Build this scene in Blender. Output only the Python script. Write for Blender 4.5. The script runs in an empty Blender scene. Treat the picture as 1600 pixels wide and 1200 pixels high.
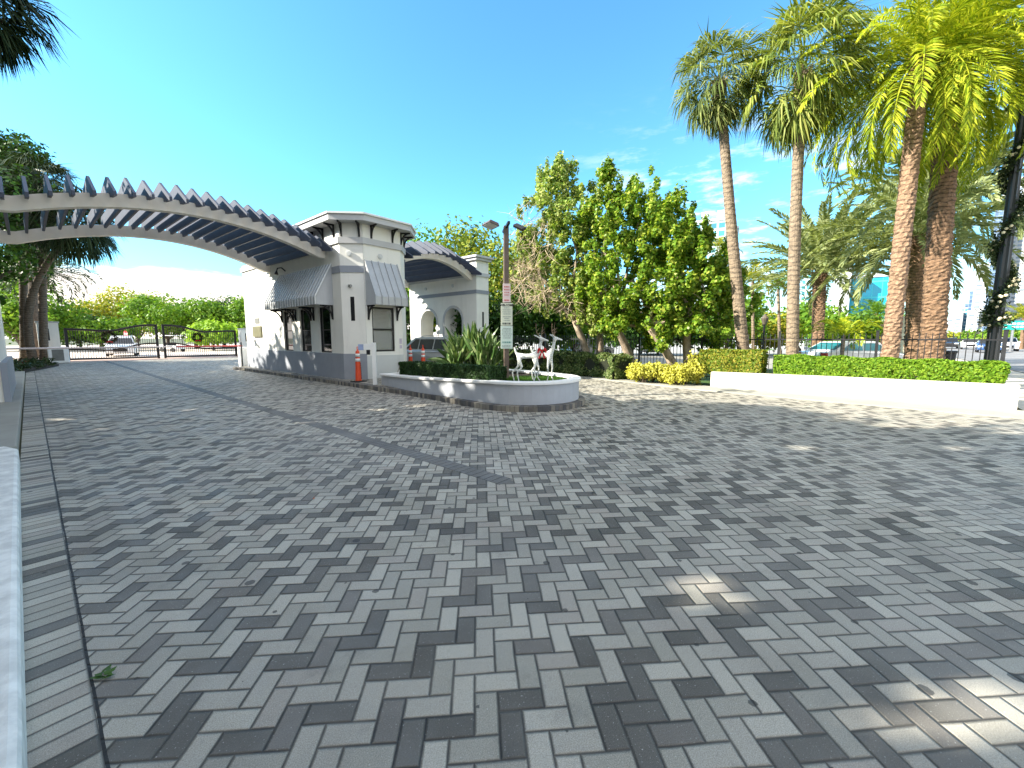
import bpy, bmesh, math, random
import numpy as np
from mathutils import Vector, Matrix, Quaternion

random.seed(7); RNG = np.random.default_rng(11)
R = math.radians
scn = bpy.context.scene
COL = scn.collection

# ------------------------------------------------------------------ camera, light, exposure
# world X runs across the driveway (to the right and away), world Y runs along it towards the gate
HEIGHT = 1.57; FPX = 640.0; PITCH = math.atan(72 / FPX); HEAD = R(49.57); SF, CF = math.sin(HEAD), math.cos(HEAD)
cam_data = bpy.data.cameras.new('camera'); cam = bpy.data.objects.new('camera', cam_data); COL.objects.link(cam)
cam_data.sensor_width = 36; cam_data.lens = FPX / 1600 * 36
cam_data.clip_start = 0.05; cam_data.clip_end = 4000
cam.location = (0, 0, HEIGHT); cam.rotation_euler = (R(90) - PITCH, 0, -HEAD)
scn.camera = cam

SUN_EL = 31.5; SUN_DIR = (-0.785, 0.62)          # towards the sun, in plan
world = bpy.data.worlds.new('World'); scn.world = world; world.use_nodes = True
wt = world.node_tree; wn = wt.nodes; wl = wt.links
for n in list(wn): wn.remove(n)
wout = wn.new('ShaderNodeOutputWorld'); wbg = wn.new('ShaderNodeBackground')
sky = wn.new('ShaderNodeTexSky'); sky.sky_type = 'NISHITA'; sky.sun_disc = False
sky.sun_elevation = R(SUN_EL); sky.sun_rotation = math.atan2(SUN_DIR[0], SUN_DIR[1])
sky.air_density = 1.0; sky.dust_density = 0.3; sky.ozone_density = 1.2
wbg.inputs['Strength'].default_value = 0.115
tc = wn.new('ShaderNodeTexCoord'); sep = wn.new('ShaderNodeSeparateXYZ'); wl.new(tc.outputs['Generated'], sep.inputs[0])
def wmath(op, a, b=None, c=None, clamp=False):
    m = wn.new('ShaderNodeMath'); m.operation = op; m.use_clamp = clamp
    for i, v in enumerate((a, b, c)):
        if v is None: continue
        if isinstance(v, (int, float)): m.inputs[i].default_value = v
        else: wl.new(v, m.inputs[i])
    return m.outputs[0]
def wnoise(scale, detail, zs):
    mp = wn.new('ShaderNodeMapping'); mp.inputs['Scale'].default_value = (1, 1, zs); wl.new(tc.outputs['Generated'], mp.inputs[0])
    nz = wn.new('ShaderNodeTexNoise'); nz.inputs['Scale'].default_value = scale; nz.inputs['Detail'].default_value = detail
    nz.inputs['Roughness'].default_value = 0.62
    wl.new(mp.outputs[0], nz.inputs['Vector']); return nz.outputs[0]
def wrange(v, a, b, c=0.0, d=1.0):
    m = wn.new('ShaderNodeMapRange'); m.interpolation_type = 'SMOOTHSTEP'
    wl.new(v, m.inputs[0])
    for i, x in enumerate((a, b, c, d)): m.inputs[i + 1].default_value = x
    return m.outputs[0]
z = sep.outputs[2]
n1 = wnoise(5, 5, 5); n2 = wnoise(9, 6, 4)
low = wrange(wmath('ADD', z, wmath('MULTIPLY', wmath('SUBTRACT', n1, 0.5), 0.16)), 0.135, 0.10)
wisp = wmath('MULTIPLY', wrange(n2, 0.5, 0.72), wrange(z, 0.52, 0.18))
right = wrange(sep.outputs[0], 0.72, 0.92); low = wmath('MULTIPLY', low, wmath('SUBTRACT', 1.0, wmath('MULTIPLY', wrange(sep.outputs[0], 0.55, 0.85), 0.65)))
wisp = wmath('MULTIPLY', wisp, right)
# unseen broken cloud added overhead and behind the viewer, whitens and lifts the shade
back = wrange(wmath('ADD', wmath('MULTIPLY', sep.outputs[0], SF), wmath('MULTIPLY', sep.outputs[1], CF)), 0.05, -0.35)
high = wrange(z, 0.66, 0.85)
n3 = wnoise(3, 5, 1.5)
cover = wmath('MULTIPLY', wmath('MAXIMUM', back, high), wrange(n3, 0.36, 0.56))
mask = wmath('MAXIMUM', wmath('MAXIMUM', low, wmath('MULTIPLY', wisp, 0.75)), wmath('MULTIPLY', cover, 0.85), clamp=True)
tint = wn.new('ShaderNodeMixRGB'); tint.blend_type = 'MULTIPLY'; tint.inputs[0].default_value = 1
tint.inputs[2].default_value = (0.56, 1.10, 1.28, 1)
wl.new(sky.outputs[0], tint.inputs[1])
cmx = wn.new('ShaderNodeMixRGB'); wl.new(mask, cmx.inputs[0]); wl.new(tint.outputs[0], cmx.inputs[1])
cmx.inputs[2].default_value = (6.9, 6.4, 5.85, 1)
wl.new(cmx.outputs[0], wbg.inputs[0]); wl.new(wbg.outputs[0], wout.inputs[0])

sun_data = bpy.data.lights.new('sun', 'SUN'); sun_data.energy = 5.0; sun_data.angle = R(0.53); sun_data.color = (1.0, 0.93, 0.80)
sun = bpy.data.objects.new('sun', sun_data); COL.objects.link(sun)
ce = math.cos(R(SUN_EL)); nrm = math.hypot(*SUN_DIR)
to_sun = Vector((SUN_DIR[0] / nrm * ce, SUN_DIR[1] / nrm * ce, math.sin(R(SUN_EL))))
sun.rotation_euler = (-to_sun).to_track_quat('-Z', 'Y').to_euler(); sun.location = (-20, 20, 30)

scn.view_settings.view_transform = 'Standard'; scn.view_settings.look = 'None'
scn.view_settings.exposure = 1.52; scn.view_settings.gamma = 1.0; scn.view_settings.use_curve_mapping = False
scn.cycles.max_bounces = 6; scn.cycles.diffuse_bounces = 3; scn.cycles.transparent_max_bounces = 6
scn.cycles.transmission_bounces = 3; scn.cycles.caustics_reflective = False; scn.cycles.caustics_refractive = False

# ------------------------------------------------------------------ measuring helpers
def plan(x, y):                       # x to the right of the view, y ahead of it -> world X, Y
    return (SF * y + CF * x, CF * y - SF * x)
def spot(px, d):                      # a bearing and a distance -> world X, Y
    return plan((px - 800) / FPX * d * math.cos(PITCH), d)
def at(px, py, d):                    # a bearing, an elevation and a distance -> world point
    rx = (px - 800) / FPX; ry = (600 - py) / FPX; c, s = math.cos(PITCH), math.sin(PITCH)
    k = d / (c + s * ry); X, Y = plan(rx * k, d)
    return Vector((X, Y, HEIGHT + (-s + c * ry) * k))

# ------------------------------------------------------------------ materials
def lin(c): return tuple(((v / 255) / 12.92 if v / 255 <= 0.04045 else ((v / 255 + 0.055) / 1.055) ** 2.4) for v in c)
MATS = {}
class NT:
    def __init__(s, name):
        s.m = bpy.data.materials.new(name); s.m.use_nodes = True; s.t = s.m.node_tree; s.n = s.t.nodes; s.l = s.t.links
        s.b = s.n['Principled BSDF']; s.out = s.n['Material Output']
    def node(s, t, **kw):
        nd = s.n.new(t)
        for k, v in kw.items(): setattr(nd, k, v)
        return nd
    def put(s, sock, v):
        if v is None: return
        if isinstance(v, (int, float)): sock.default_value = v
        elif isinstance(v, tuple): sock.default_value = v if len(v) != 3 or sock.type == 'VECTOR' else (*v, 1)
        else: s.l.new(v, sock)
    def math(s, op, a, b=None, c=None, clamp=False):
        m = s.node('ShaderNodeMath', operation=op, use_clamp=clamp)
        for i, v in enumerate((a, b, c)): s.put(m.inputs[i], v)
        return m.outputs[0]
    def noise(s, scale, detail=3, rough=0.55, vec=None, dist=0):
        m = s.node('ShaderNodeTexNoise'); m.inputs['Scale'].default_value = scale; m.inputs['Detail'].default_value = detail
        m.inputs['Roughness'].default_value = rough; m.inputs['Distortion'].default_value = dist
        s.l.new(vec if vec is not None else s.obj(), m.inputs['Vector']); return m.outputs[0]
    def obj(s):
        if not hasattr(s, '_o'): s._o = s.node('ShaderNodeTexCoord').outputs['Object']
        return s._o
    def rng(s, v, a, b, c=0.0, d=1.0, smooth=True):
        m = s.node('ShaderNodeMapRange'); m.interpolation_type = 'SMOOTHSTEP' if smooth else 'LINEAR'
        s.put(m.inputs[0], v)
        for i, x in enumerate((a, b, c, d)): s.put(m.inputs[i + 1], x)
        return m.outputs[0]
    def mix(s, f, a, b, mode='MIX'):
        m = s.node('ShaderNodeMixRGB', blend_type=mode); s.put(m.inputs[0], f); s.put(m.inputs[1], a); s.put(m.inputs[2], b); return m.outputs[0]
    def bump(s, h, strength=0.3, dist=0.01):
        b = s.node('ShaderNodeBump'); b.inputs['Strength'].default_value = strength; b.inputs['Distance'].default_value = dist
        s.l.new(h, b.inputs['Height']); s.l.new(b.outputs[0], s.b.inputs['Normal'])
    def mapping(s, scale=(1, 1, 1), rot=(0, 0, 0)):
        m = s.node('ShaderNodeMapping'); m.inputs['Scale'].default_value = scale; m.inputs['Rotation'].default_value = rot
        s.l.new(s.obj(), m.inputs[0]); return m.outputs[0]

def mat(name, col, rough=0.6, metal=0.0, var=0.12, vs=3.0, bump=0.0, bs=60.0, bd=0.01, dirt=0.0, spec=0.5, emit=None):
    if name in MATS: return MATS[name]
    t = NT(name); c = tuple(col)
    v = t.noise(vs, 5, 0.6)
    dark = tuple(x * (1 - var) for x in c); light = tuple(min(1, x * (1 + var)) for x in c)
    colr = t.mix(t.rng(v, 0.3, 0.7), dark, light)
    if dirt:
        st = t.noise(1.0, 6, 0.7, t.mapping((3, 3, 0.5)))
        colr = t.mix(t.math('MULTIPLY', t.rng(st, 0.5, 0.8), dirt), colr, tuple(x * 0.55 for x in c))
    t.l.new(colr, t.b.inputs['Base Color'])
    t.b.inputs['Roughness'].default_value = rough; t.b.inputs['Metallic'].default_value = metal
    t.b.inputs['Specular IOR Level'].default_value = spec
    if bump: t.bump(t.noise(bs, 4, 0.6), bump, bd)
    MATS[name] = t.m; return t.m

def leafmat(name, cols, trans=0.35, rough=0.5, big=0.0):
    """cols: list of colours picked at random leaf by leaf"""
    t = NT(name)
    geo = t.node('ShaderNodeNewGeometry'); ramp = t.node('ShaderNodeValToRGB'); ramp.color_ramp.interpolation = 'LINEAR'
    e = ramp.color_ramp.elements
    while len(e) < len(cols): e.new(0.5)
    for i, c in enumerate(cols): e[i].position = i / max(1, len(cols) - 1); e[i].color = (*c, 1)
    t.l.new(geo.outputs['Random Per Island'], ramp.inputs[0])
    colr = ramp.outputs[0]
    if big: colr = t.mix(t.math('MULTIPLY', t.rng(t.noise(big, 2), 0.42, 0.62), 0.55), colr, cols[-1])
    t.l.new(colr, t.b.inputs['Base Color']); t.b.inputs['Roughness'].default_value = rough
    t.b.inputs['Specular IOR Level'].default_value = 0.18
    tr = t.node('ShaderNodeBsdfTranslucent')
    t.l.new(t.mix(1.0, colr, (1.0, 1.0, 0.45), 'MULTIPLY'), tr.inputs[0])
    mx = t.node('ShaderNodeMixShader'); mx.inputs[0].default_value = trans
    t.l.new(t.b.outputs[0], mx.inputs[1]); t.l.new(tr.outputs[0], mx.inputs[2]); t.l.new(mx.outputs[0], t.out.inputs[0])
    MATS[name] = t.m; return t.m

def brick_logic(t, u, v):
    """herringbone of 1 x 2 blocks: returns edge distance and a random value per block"""
    i = t.math('FLOOR', u); j = t.math('FLOOR', v); fu = t.math('SUBTRACT', u, i); fv = t.math('SUBTRACT', v, j)
    q = t.math('FLOORED_MODULO', t.math('ADD', i, j), 4)
    vert = t.math('GREATER_THAN', q, 1.5)                       # 2 or 3
    second = t.math('GREATER_THAN', t.math('FLOORED_MODULO', q, 2), 0.5)
    def sel(f, a, b): return t.math('ADD', t.math('MULTIPLY', f, b), t.math('MULTIPLY', t.math('SUBTRACT', 1, f), a))
    idx = t.math('SUBTRACT', i, t.math('MULTIPLY', second, t.math('SUBTRACT', 1, vert)))
    jdx = t.math('SUBTRACT', j, t.math('MULTIPLY', second, vert))
    along = t.math('ADD', sel(vert, fu, fv), second); across = sel(vert, fv, fu)
    edge = t.math('MINIMUM', t.math('MINIMUM', along, t.math('SUBTRACT', 2, along)), t.math('MINIMUM', across, t.math('SUBTRACT', 1, across)))
    cmb = t.node('ShaderNodeCombineXYZ'); t.put(cmb.inputs[0], idx); t.put(cmb.inputs[1], jdx); t.put(cmb.inputs[2], vert)
    wn_ = t.node('ShaderNodeTexWhiteNoise', noise_dimensions='3D'); t.l.new(cmb.outputs[0], wn_.inputs[0])
    # one block in three along each staircase is a dark one, so that darks are spread evenly as in a mixed pallet
    grp = t.math('FLOOR', t.math('DIVIDE', idx, 3)); pos = t.math('FLOORED_MODULO', idx, 3)
    c2 = t.node('ShaderNodeCombineXYZ'); t.put(c2.inputs[0], grp); t.put(c2.inputs[1], t.math('ADD', idx, jdx)); t.put(c2.inputs[2], t.math('ADD', vert, 5))
    w2 = t.node('ShaderNodeTexWhiteNoise', noise_dimensions='3D'); t.l.new(c2.outputs[0], w2.inputs[0])
    dark = t.math('COMPARE', pos, t.math('FLOOR', t.math('MULTIPLY', w2.outputs['Value'], 2.999)), 0.1)
    r = wn_.outputs['Value']; dk = t.math('MULTIPLY', r, 0.33); lt = t.math('ADD', 0.28, t.math('MULTIPLY', r, 0.72))
    return edge, sel(dark, lt, dk), wn_.outputs['Color']

def paver_material():
    t = NT('concrete_pavers'); sp = t.node('ShaderNodeSeparateXYZ'); t.l.new(t.obj(), sp.inputs[0]); X, Y = sp.outputs[0], sp.outputs[1]
    k = 1 / (math.sqrt(2) * 0.1003)
    wob = t.noise(1.3, 2); wob = t.math('MULTIPLY', t.math('SUBTRACT', wob, 0.5), 0.25)
    u = t.math('ADD', t.math('MULTIPLY', t.math('SUBTRACT', X, Y), k), t.math('ADD', wob, -2.646))
    v = t.math('ADD', t.math('MULTIPLY', t.math('ADD', X, Y), k), t.math('SUBTRACT', -13.62, wob))
    e1, r1, c1 = brick_logic(t, u, v)
    # soldier course beside the left kerb and the dark dividing course
    yb = t.math('MULTIPLY', Y, 1 / 0.1003)
    def course(xc, half, seed):
        jb = t.math('FLOOR', yb); fb = t.math('SUBTRACT', yb, jb)
        ax = t.math('SUBTRACT', half, t.math('ABSOLUTE', t.math('SUBTRACT', X, xc)))
        e = t.math('MINIMUM', t.math('MINIMUM', fb, t.math('SUBTRACT', 1, fb)), t.math('MULTIPLY', ax, 10))
        w = t.node('ShaderNodeTexWhiteNoise', noise_dimensions='2D'); cb = t.node('ShaderNodeCombineXYZ'); t.put(cb.inputs[0], jb); t.put(cb.inputs[1], seed)
        t.l.new(cb.outputs[0], w.inputs[0]); return t.math('GREATER_THAN', ax, 0), e, w.outputs['Value']
    mB, eB, rB = course(-0.085, 0.135, 3.0)
    mS, eS, rS = course(3.27, 0.115, 9.0); mS = t.math('MULTIPLY', mS, t.math('GREATER_THAN', Y, 2.86))
    def sel(f, a, b): return t.math('ADD', t.math('MULTIPLY', f, b), t.math('MULTIPLY', t.math('SUBTRACT', 1, f), a))
    edge = sel(mS, sel(mB, e1, eB), eS)
    rnd = sel(mB, r1, rB)
    ramp = t.node('ShaderNodeValToRGB'); ramp.color_ramp.interpolation = 'CONSTANT'
    tones = [(0.0, (84, 81, 74)), (0.12, (92, 89, 82)), (0.23, (107, 102, 94)), (0.28, (153, 149, 136)), (0.50, (165, 160, 147)), (0.72, (176, 171, 157)), (0.90, (158, 151, 139))]
    el = ramp.color_ramp.elements
    while len(el) < len(tones): el.new(0.5)
    for i, (p, c) in enumerate(tones): el[i].position = p; el[i].color = (*lin(c), 1)
    t.l.new(rnd, ramp.inputs[0])
    col = t.mix(mS, ramp.outputs[0], lin((94, 93, 90)))
    # grain, wear, stains
    fine = t.noise(210, 5, 0.85); col = t.mix(t.rng(fine, 0.40, 0.60), t.mix(1, col, (0.66, 0.66, 0.66), 'MULTIPLY'), t.mix(1, col, (1.26, 1.26, 1.26), 'MULTIPLY'))
    fleck = t.rng(t.noise(110, 2, .6), 0.66, 0.70); col = t.mix(t.math('MULTIPLY', fleck, 0.5), col, lin((215, 215, 210)))
    track = t.rng(t.math('ABSOLUTE', t.math('SUBTRACT', t.math('FLOORED_MODULO', t.math('ADD', X, t.math('MULTIPLY', t.noise(0.25, 2), 1.2)), 1.9), 0.95)), 0.12, 0.5, 1.0, 0.0)
    col = t.mix(t.math('MULTIPLY', t.math('MULTIPLY', track, t.rng(t.noise(0.8, 4, .7), .4, .7)), 0.3), col, lin((70, 69, 67)))
    blotch = t.noise(38, 4, 0.7); col = t.mix(t.math('MULTIPLY', t.rng(blotch, .5, .75), .22), col, lin((96, 94, 90)))
    worn = t.rng(t.noise(0.5, 5, 0.65), 0.35, 0.7); col = t.mix(t.math('MULTIPLY', worn, 0.25), col, lin((178, 176, 170)))
    dirty = t.rng(t.noise(1.7, 6, 0.7), 0.54, 0.8); col = t.mix(t.math('MULTIPLY', dirty, 0.5), col, lin((74, 73, 72)))
    spt = t.node('ShaderNodeTexVoronoi', voronoi_dimensions='2D'); spt.inputs['Scale'].default_value = 3.1; t.l.new(t.obj(), spt.inputs['Vector'])
    spc = t.node('ShaderNodeSeparateColor'); t.l.new(spt.outputs['Color'], spc.inputs[0])
    spot_ = t.math('MULTIPLY', t.math('LESS_THAN', t.math('ADD', spt.outputs['Distance'], t.math('MULTIPLY', t.noise(60, 2), 0.05)), t.math('ADD', t.math('MULTIPLY', t.math('MULTIPLY', spc.outputs[1], spc.outputs[1]), 0.10), 0.02)), t.math('GREATER_THAN', t.math('ADD', spc.outputs[0], t.noise(.6, 2)), 0.9))
    col = t.mix(t.math('MULTIPLY', spot_, 0.75), col, lin((45, 45, 47)))
    jw = t.math('ADD', 0.06, t.math('MULTIPLY', t.noise(25, 2), 0.06))
    joint = t.rng(edge, 0.0, jw, 1.0, 0.0)
    jc = t.mix(t.rng(t.noise(3, 3), 0.4, 0.65), lin((30, 30, 30)), lin((74, 72, 67)))
    line = t.math('LESS_THAN', t.math('ABSOLUTE', t.math('SUBTRACT', X, t.math('ADD', 0.05, t.math('MULTIPLY', t.noise(2), 0.012)))), 0.0055)
    col = t.mix(t.math('MULTIPLY', joint, 0.9), col, jc); col = t.mix(line, col, lin((38, 38, 38)))
    t.l.new(col, t.b.inputs['Base Color'])
    t.l.new(t.rng(t.noise(3, 4), 0.3, 0.7, 0.55, 0.8), t.b.inputs['Roughness']); t.b.inputs['Specular IOR Level'].default_value = 0.45
    h = t.math('ADD', t.rng(edge, 0.0, 0.12), t.math('ADD', t.math('MULTIPLY', fine, 0.22), t.math('MULTIPLY', rnd, 0.10)))
    t.bump(h, 0.85, 0.011)
    return t.m

def block_material(name, cols, bw=0.1, mortar=lin((70, 68, 64))):
    """kerb blocks: random tone per 10 cm block along the perimeter"""
    t = NT(name); uv = t.node('ShaderNodeUVMap').outputs[0]; sp = t.node('ShaderNodeSeparateXYZ'); t.l.new(uv, sp.inputs[0])
    a = t.math('MULTIPLY', sp.outputs[0], 1 / bw); j = t.math('FLOOR', a); f = t.math('SUBTRACT', a, j)
    w = t.node('ShaderNodeTexWhiteNoise', noise_dimensions='1D'); t.put(w.inputs[1], j)
    ramp = t.node('ShaderNodeValToRGB'); ramp.color_ramp.interpolation = 'CONSTANT'; e = ramp.color_ramp.elements
    while len(e) < len(cols): e.new(0.5)
    for i, c in enumerate(cols): e[i].position = i / len(cols); e[i].color = (*c, 1)
    t.l.new(w.outputs[0], ramp.inputs[0])
    col = t.mix(t.math('MULTIPLY', t.rng(t.noise(2.0, 5, .7), 0.5, 0.75), 0.6), ramp.outputs[0], lin((60, 56, 50)))
    col = t.mix(t.rng(t.noise(300, 2), .35, .65), t.mix(1, col, (.85, .85, .85), 'MULTIPLY'), t.mix(1, col, (1.12, 1.12, 1.12), 'MULTIPLY'))
    ed = t.math('MINIMUM', f, t.math('SUBTRACT', 1, f))
    col = t.mix(t.rng(ed, 0.02, 0.07, 0.85, 0.0), col, mortar)
    t.l.new(col, t.b.inputs['Base Color']); t.b.inputs['Roughness'].default_value = 0.8
    t.bump(t.rng(ed, 0.0, 0.1), 0.5, 0.008); return t.m

WALL = mat('stucco_white', lin((236, 234, 226)), 0.85, var=0.03, vs=1.2, bump=0.25, bs=120, bd=0.004, dirt=0.28)
WALLG = mat('stucco_pale_grey', lin((208, 210, 208)), 0.85, var=0.03, vs=1.5, bump=0.25, bs=120, bd=0.004, dirt=0.28)
BAND = mat('stucco_band_grey', lin((148, 153, 162)), 0.85, var=0.04, bump=0.25, bs=120, bd=0.004, dirt=0.15)
TRIM = mat('trim_grey', lin((190, 190, 190)), 0.7, var=0.03, bump=0.1, dirt=0.12)
BEAM = mat('beam_cream', lin((236, 230, 219)), 0.75, var=0.05, vs=2, bump=0.15, bs=80, bd=0.003, dirt=0.25)
RAFT = mat('rafter_blue_grey', lin((62, 68, 84)), 0.55, var=0.12, vs=2, bump=0.1, dirt=0.2)
AWN = mat('awning_metal', lin((178, 181, 184)), 0.35, metal=0.1, var=0.05, vs=2, dirt=0.25)
SEAM = mat('awning_seam', lin((222, 224, 224)), 0.3, metal=0.1, var=0.03)
BLACK = mat('black_metal', (0.012, 0.012, 0.014), 0.45, metal=0.3, var=0.2)
FENCE = mat('fence_metal', (0.035, 0.036, 0.04), 0.4, metal=0.3, var=0.2)
GLASS = mat('dark_glass', (0.010, 0.012, 0.014), 0.04, var=0.0, spec=0.9)
WHITE = mat('white_paint', lin((235, 235, 232)), 0.5, var=0.03, dirt=0.1)
CONC = mat('concrete', lin((150, 149, 140)), 0.85, var=0.08, vs=1.3, bump=0.3, bs=90, bd=0.004, dirt=0.25)
ASPH = mat('asphalt', (0.055, 0.056, 0.058), 0.85, var=0.2, vs=2, bump=0.4, bs=200, bd=0.004)
GRASSM = mat('grass_green', (0.055, 0.12, 0.018), 0.9, var=0.35, vs=4, bump=0.6, bs=50, bd=0.03)
SOIL = mat('soil', (0.035, 0.025, 0.017), 0.95, var=0.3, vs=8, bump=0.8, bs=40, bd=0.02)
ORANGE = mat('orange_plastic', (0.75, 0.075, 0.02), 0.45, var=0.08)
REFL = mat('reflective_white', (0.8, 0.8, 0.78), 0.35, var=0.03)
TYRE = mat('rubber', (0.018, 0.018, 0.018), 0.85, var=0.2)
ALU = mat('alloy', (0.45, 0.46, 0.48), 0.3, metal=0.9, var=0.05)
WOODP = mat('brown_post', lin((98, 84, 73)), 0.6, var=0.15, vs=5, bump=0.2)
RED = mat('red_cloth', (0.55, 0.012, 0.012), 0.6, var=0.15, vs=12)
LAMP = mat('lamp_glass', (0.8, 0.8, 0.75), 0.3)
TAIL = mat('tail_red', (0.45, 0.01, 0.01), 0.25)
BARK = mat('bark_pale', lin((165, 148, 128)), 0.9, var=0.3, vs=6, bump=0.7, bs=30, bd=0.03)
BARKD = mat('bark_dark', lin((96, 84, 72)), 0.9, var=0.35, vs=6, bump=0.7, bs=30, bd=0.03)
PAVE = paver_material()
KERB = block_material('kerb_blocks', [lin(c) for c in ((120, 116, 108), (92, 92, 92), (138, 132, 120), (104, 100, 96), (150, 144, 132), (80, 80, 82))])

def trunkmat(name, c1, c2, rings):
    t = NT(name); sp = t.node('ShaderNodeSeparateXYZ'); t.l.new(t.obj(), sp.inputs[0])
    zz = t.math('ADD', t.math('MULTIPLY', sp.outputs[2], rings), t.math('MULTIPLY', t.noise(3, 3), 2.2))
    ring = t.math('FRACT', zz)
    f = t.math('MULTIPLY', t.math('ADD', t.math('MULTIPLY', t.rng(ring, 0.05, 0.45), 0.65), t.math('MULTIPLY', t.rng(t.noise(14, 5, .75), .35, .65), 0.5)), t.rng(t.noise(6, 4, .7), .3, .5, .45, 1.0), clamp=True)
    t.l.new(t.mix(f, c1, c2), t.b.inputs['Base Color']); t.b.inputs['Roughness'].default_value = 0.9
    t.bump(t.math('ADD', ring, t.noise(25, 4)), 0.6, 0.03); MATS[name] = t.m; return t.m
TR_SABAL = trunkmat('sabal_trunk', lin((78, 69, 60)), lin((152, 134, 112)), 7)
TR_DATE = trunkmat('date_trunk', lin((52, 40, 30)), lin((146, 116, 90)), 9)
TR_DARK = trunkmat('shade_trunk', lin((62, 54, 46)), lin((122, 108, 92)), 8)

L_GRAPE = leafmat('leaf_sea_grape', [(0.07, 0.16, 0.018), (0.16, 0.30, 0.03), (0.28, 0.42, 0.045), (0.50, 0.54, 0.09)], 0.45, 0.35)
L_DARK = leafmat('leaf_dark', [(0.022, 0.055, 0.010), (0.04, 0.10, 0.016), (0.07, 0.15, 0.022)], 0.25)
L_YEL = leafmat('leaf_yellow_green', [(0.16, 0.24, 0.025), (0.32, 0.36, 0.035), (0.52, 0.42, 0.05)], 0.4)
L_GREEN = leafmat('leaf_mid_green', [(0.07, 0.17, 0.015), (0.14, 0.28, 0.025), (0.24, 0.36, 0.04)], 0.4)
L_HEDGE = leafmat('leaf_hedge', [(0.07, 0.17, 0.012), (0.16, 0.30, 0.02), (0.27, 0.40, 0.035)], 0.35)
L_HEDGE2 = leafmat('leaf_hedge_golden', [(0.07, 0.13, 0.015), (0.18, 0.26, 0.025), (0.40, 0.33, 0.05)], 0.35)
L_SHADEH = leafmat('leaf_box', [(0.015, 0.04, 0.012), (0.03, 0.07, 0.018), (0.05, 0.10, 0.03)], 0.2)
L_CROTON = leafmat('leaf_gold', [(0.26, 0.27, 0.03), (0.52, 0.50, 0.07), (0.72, 0.70, 0.16)], 0.3)
L_DATE = leafmat('leaf_date', [(0.17, 0.22, 0.09), (0.30, 0.35, 0.15), (0.46, 0.50, 0.25)], 0.35)
L_PYG = leafmat('leaf_bright_palm', [(0.14, 0.23, 0.014), (0.36, 0.44, 0.025), (0.62, 0.62, 0.05)], 0.4)
L_SABAL = leafmat('leaf_fan', [(0.07, 0.11, 0.03), (0.18, 0.23, 0.06), (0.36, 0.38, 0.13)], 0.35)
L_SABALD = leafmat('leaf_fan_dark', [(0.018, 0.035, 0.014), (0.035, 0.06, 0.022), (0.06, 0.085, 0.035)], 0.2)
L_DRY = leafmat('leaf_dry', [(0.16, 0.10, 0.05), (0.28, 0.19, 0.10), (0.38, 0.27, 0.15)], 0.2)
L_STREL = leafmat('leaf_strap', [(0.04, 0.09, 0.025), (0.08, 0.15, 0.04), (0.24, 0.30, 0.13)], 0.2, 0.3)
TWIG = mat('twig', lin((190, 172, 145)), 0.9, var=0.2)

# ------------------------------------------------------------------ object plumbing
def tag(o, label=None, cat=None, group=None, kind=None):
    if label: o['label'] = label
    if cat: o['category'] = cat
    if group: o['group'] = group
    if kind: o['kind'] = kind
    return o
def thing(name, label, cat, loc=(0, 0, 0), rz=0.0, group=None, scale=1):
    o = bpy.data.objects.new(name, None); COL.objects.link(o); o.empty_display_size = 0.2
    o.location = loc; o.rotation_euler = (0, 0, rz); o.scale = (scale,) * 3
    return tag(o, label, cat, group)
def mesh_obj(name, me, m=None, parent=None):
    o = bpy.data.objects.new(name, me); COL.objects.link(o)
    if m is not None:
        for x in (m if isinstance(m, (list, tuple)) else [m]): me.materials.append(x)
    if parent is not None: o.parent = parent
    return o
def copy_tree(o, parent=None):
    c = o.copy(); COL.objects.link(c)
    if parent is not None: c.parent = parent
    for ch in o.children: copy_tree(ch, c)
    return c

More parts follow.
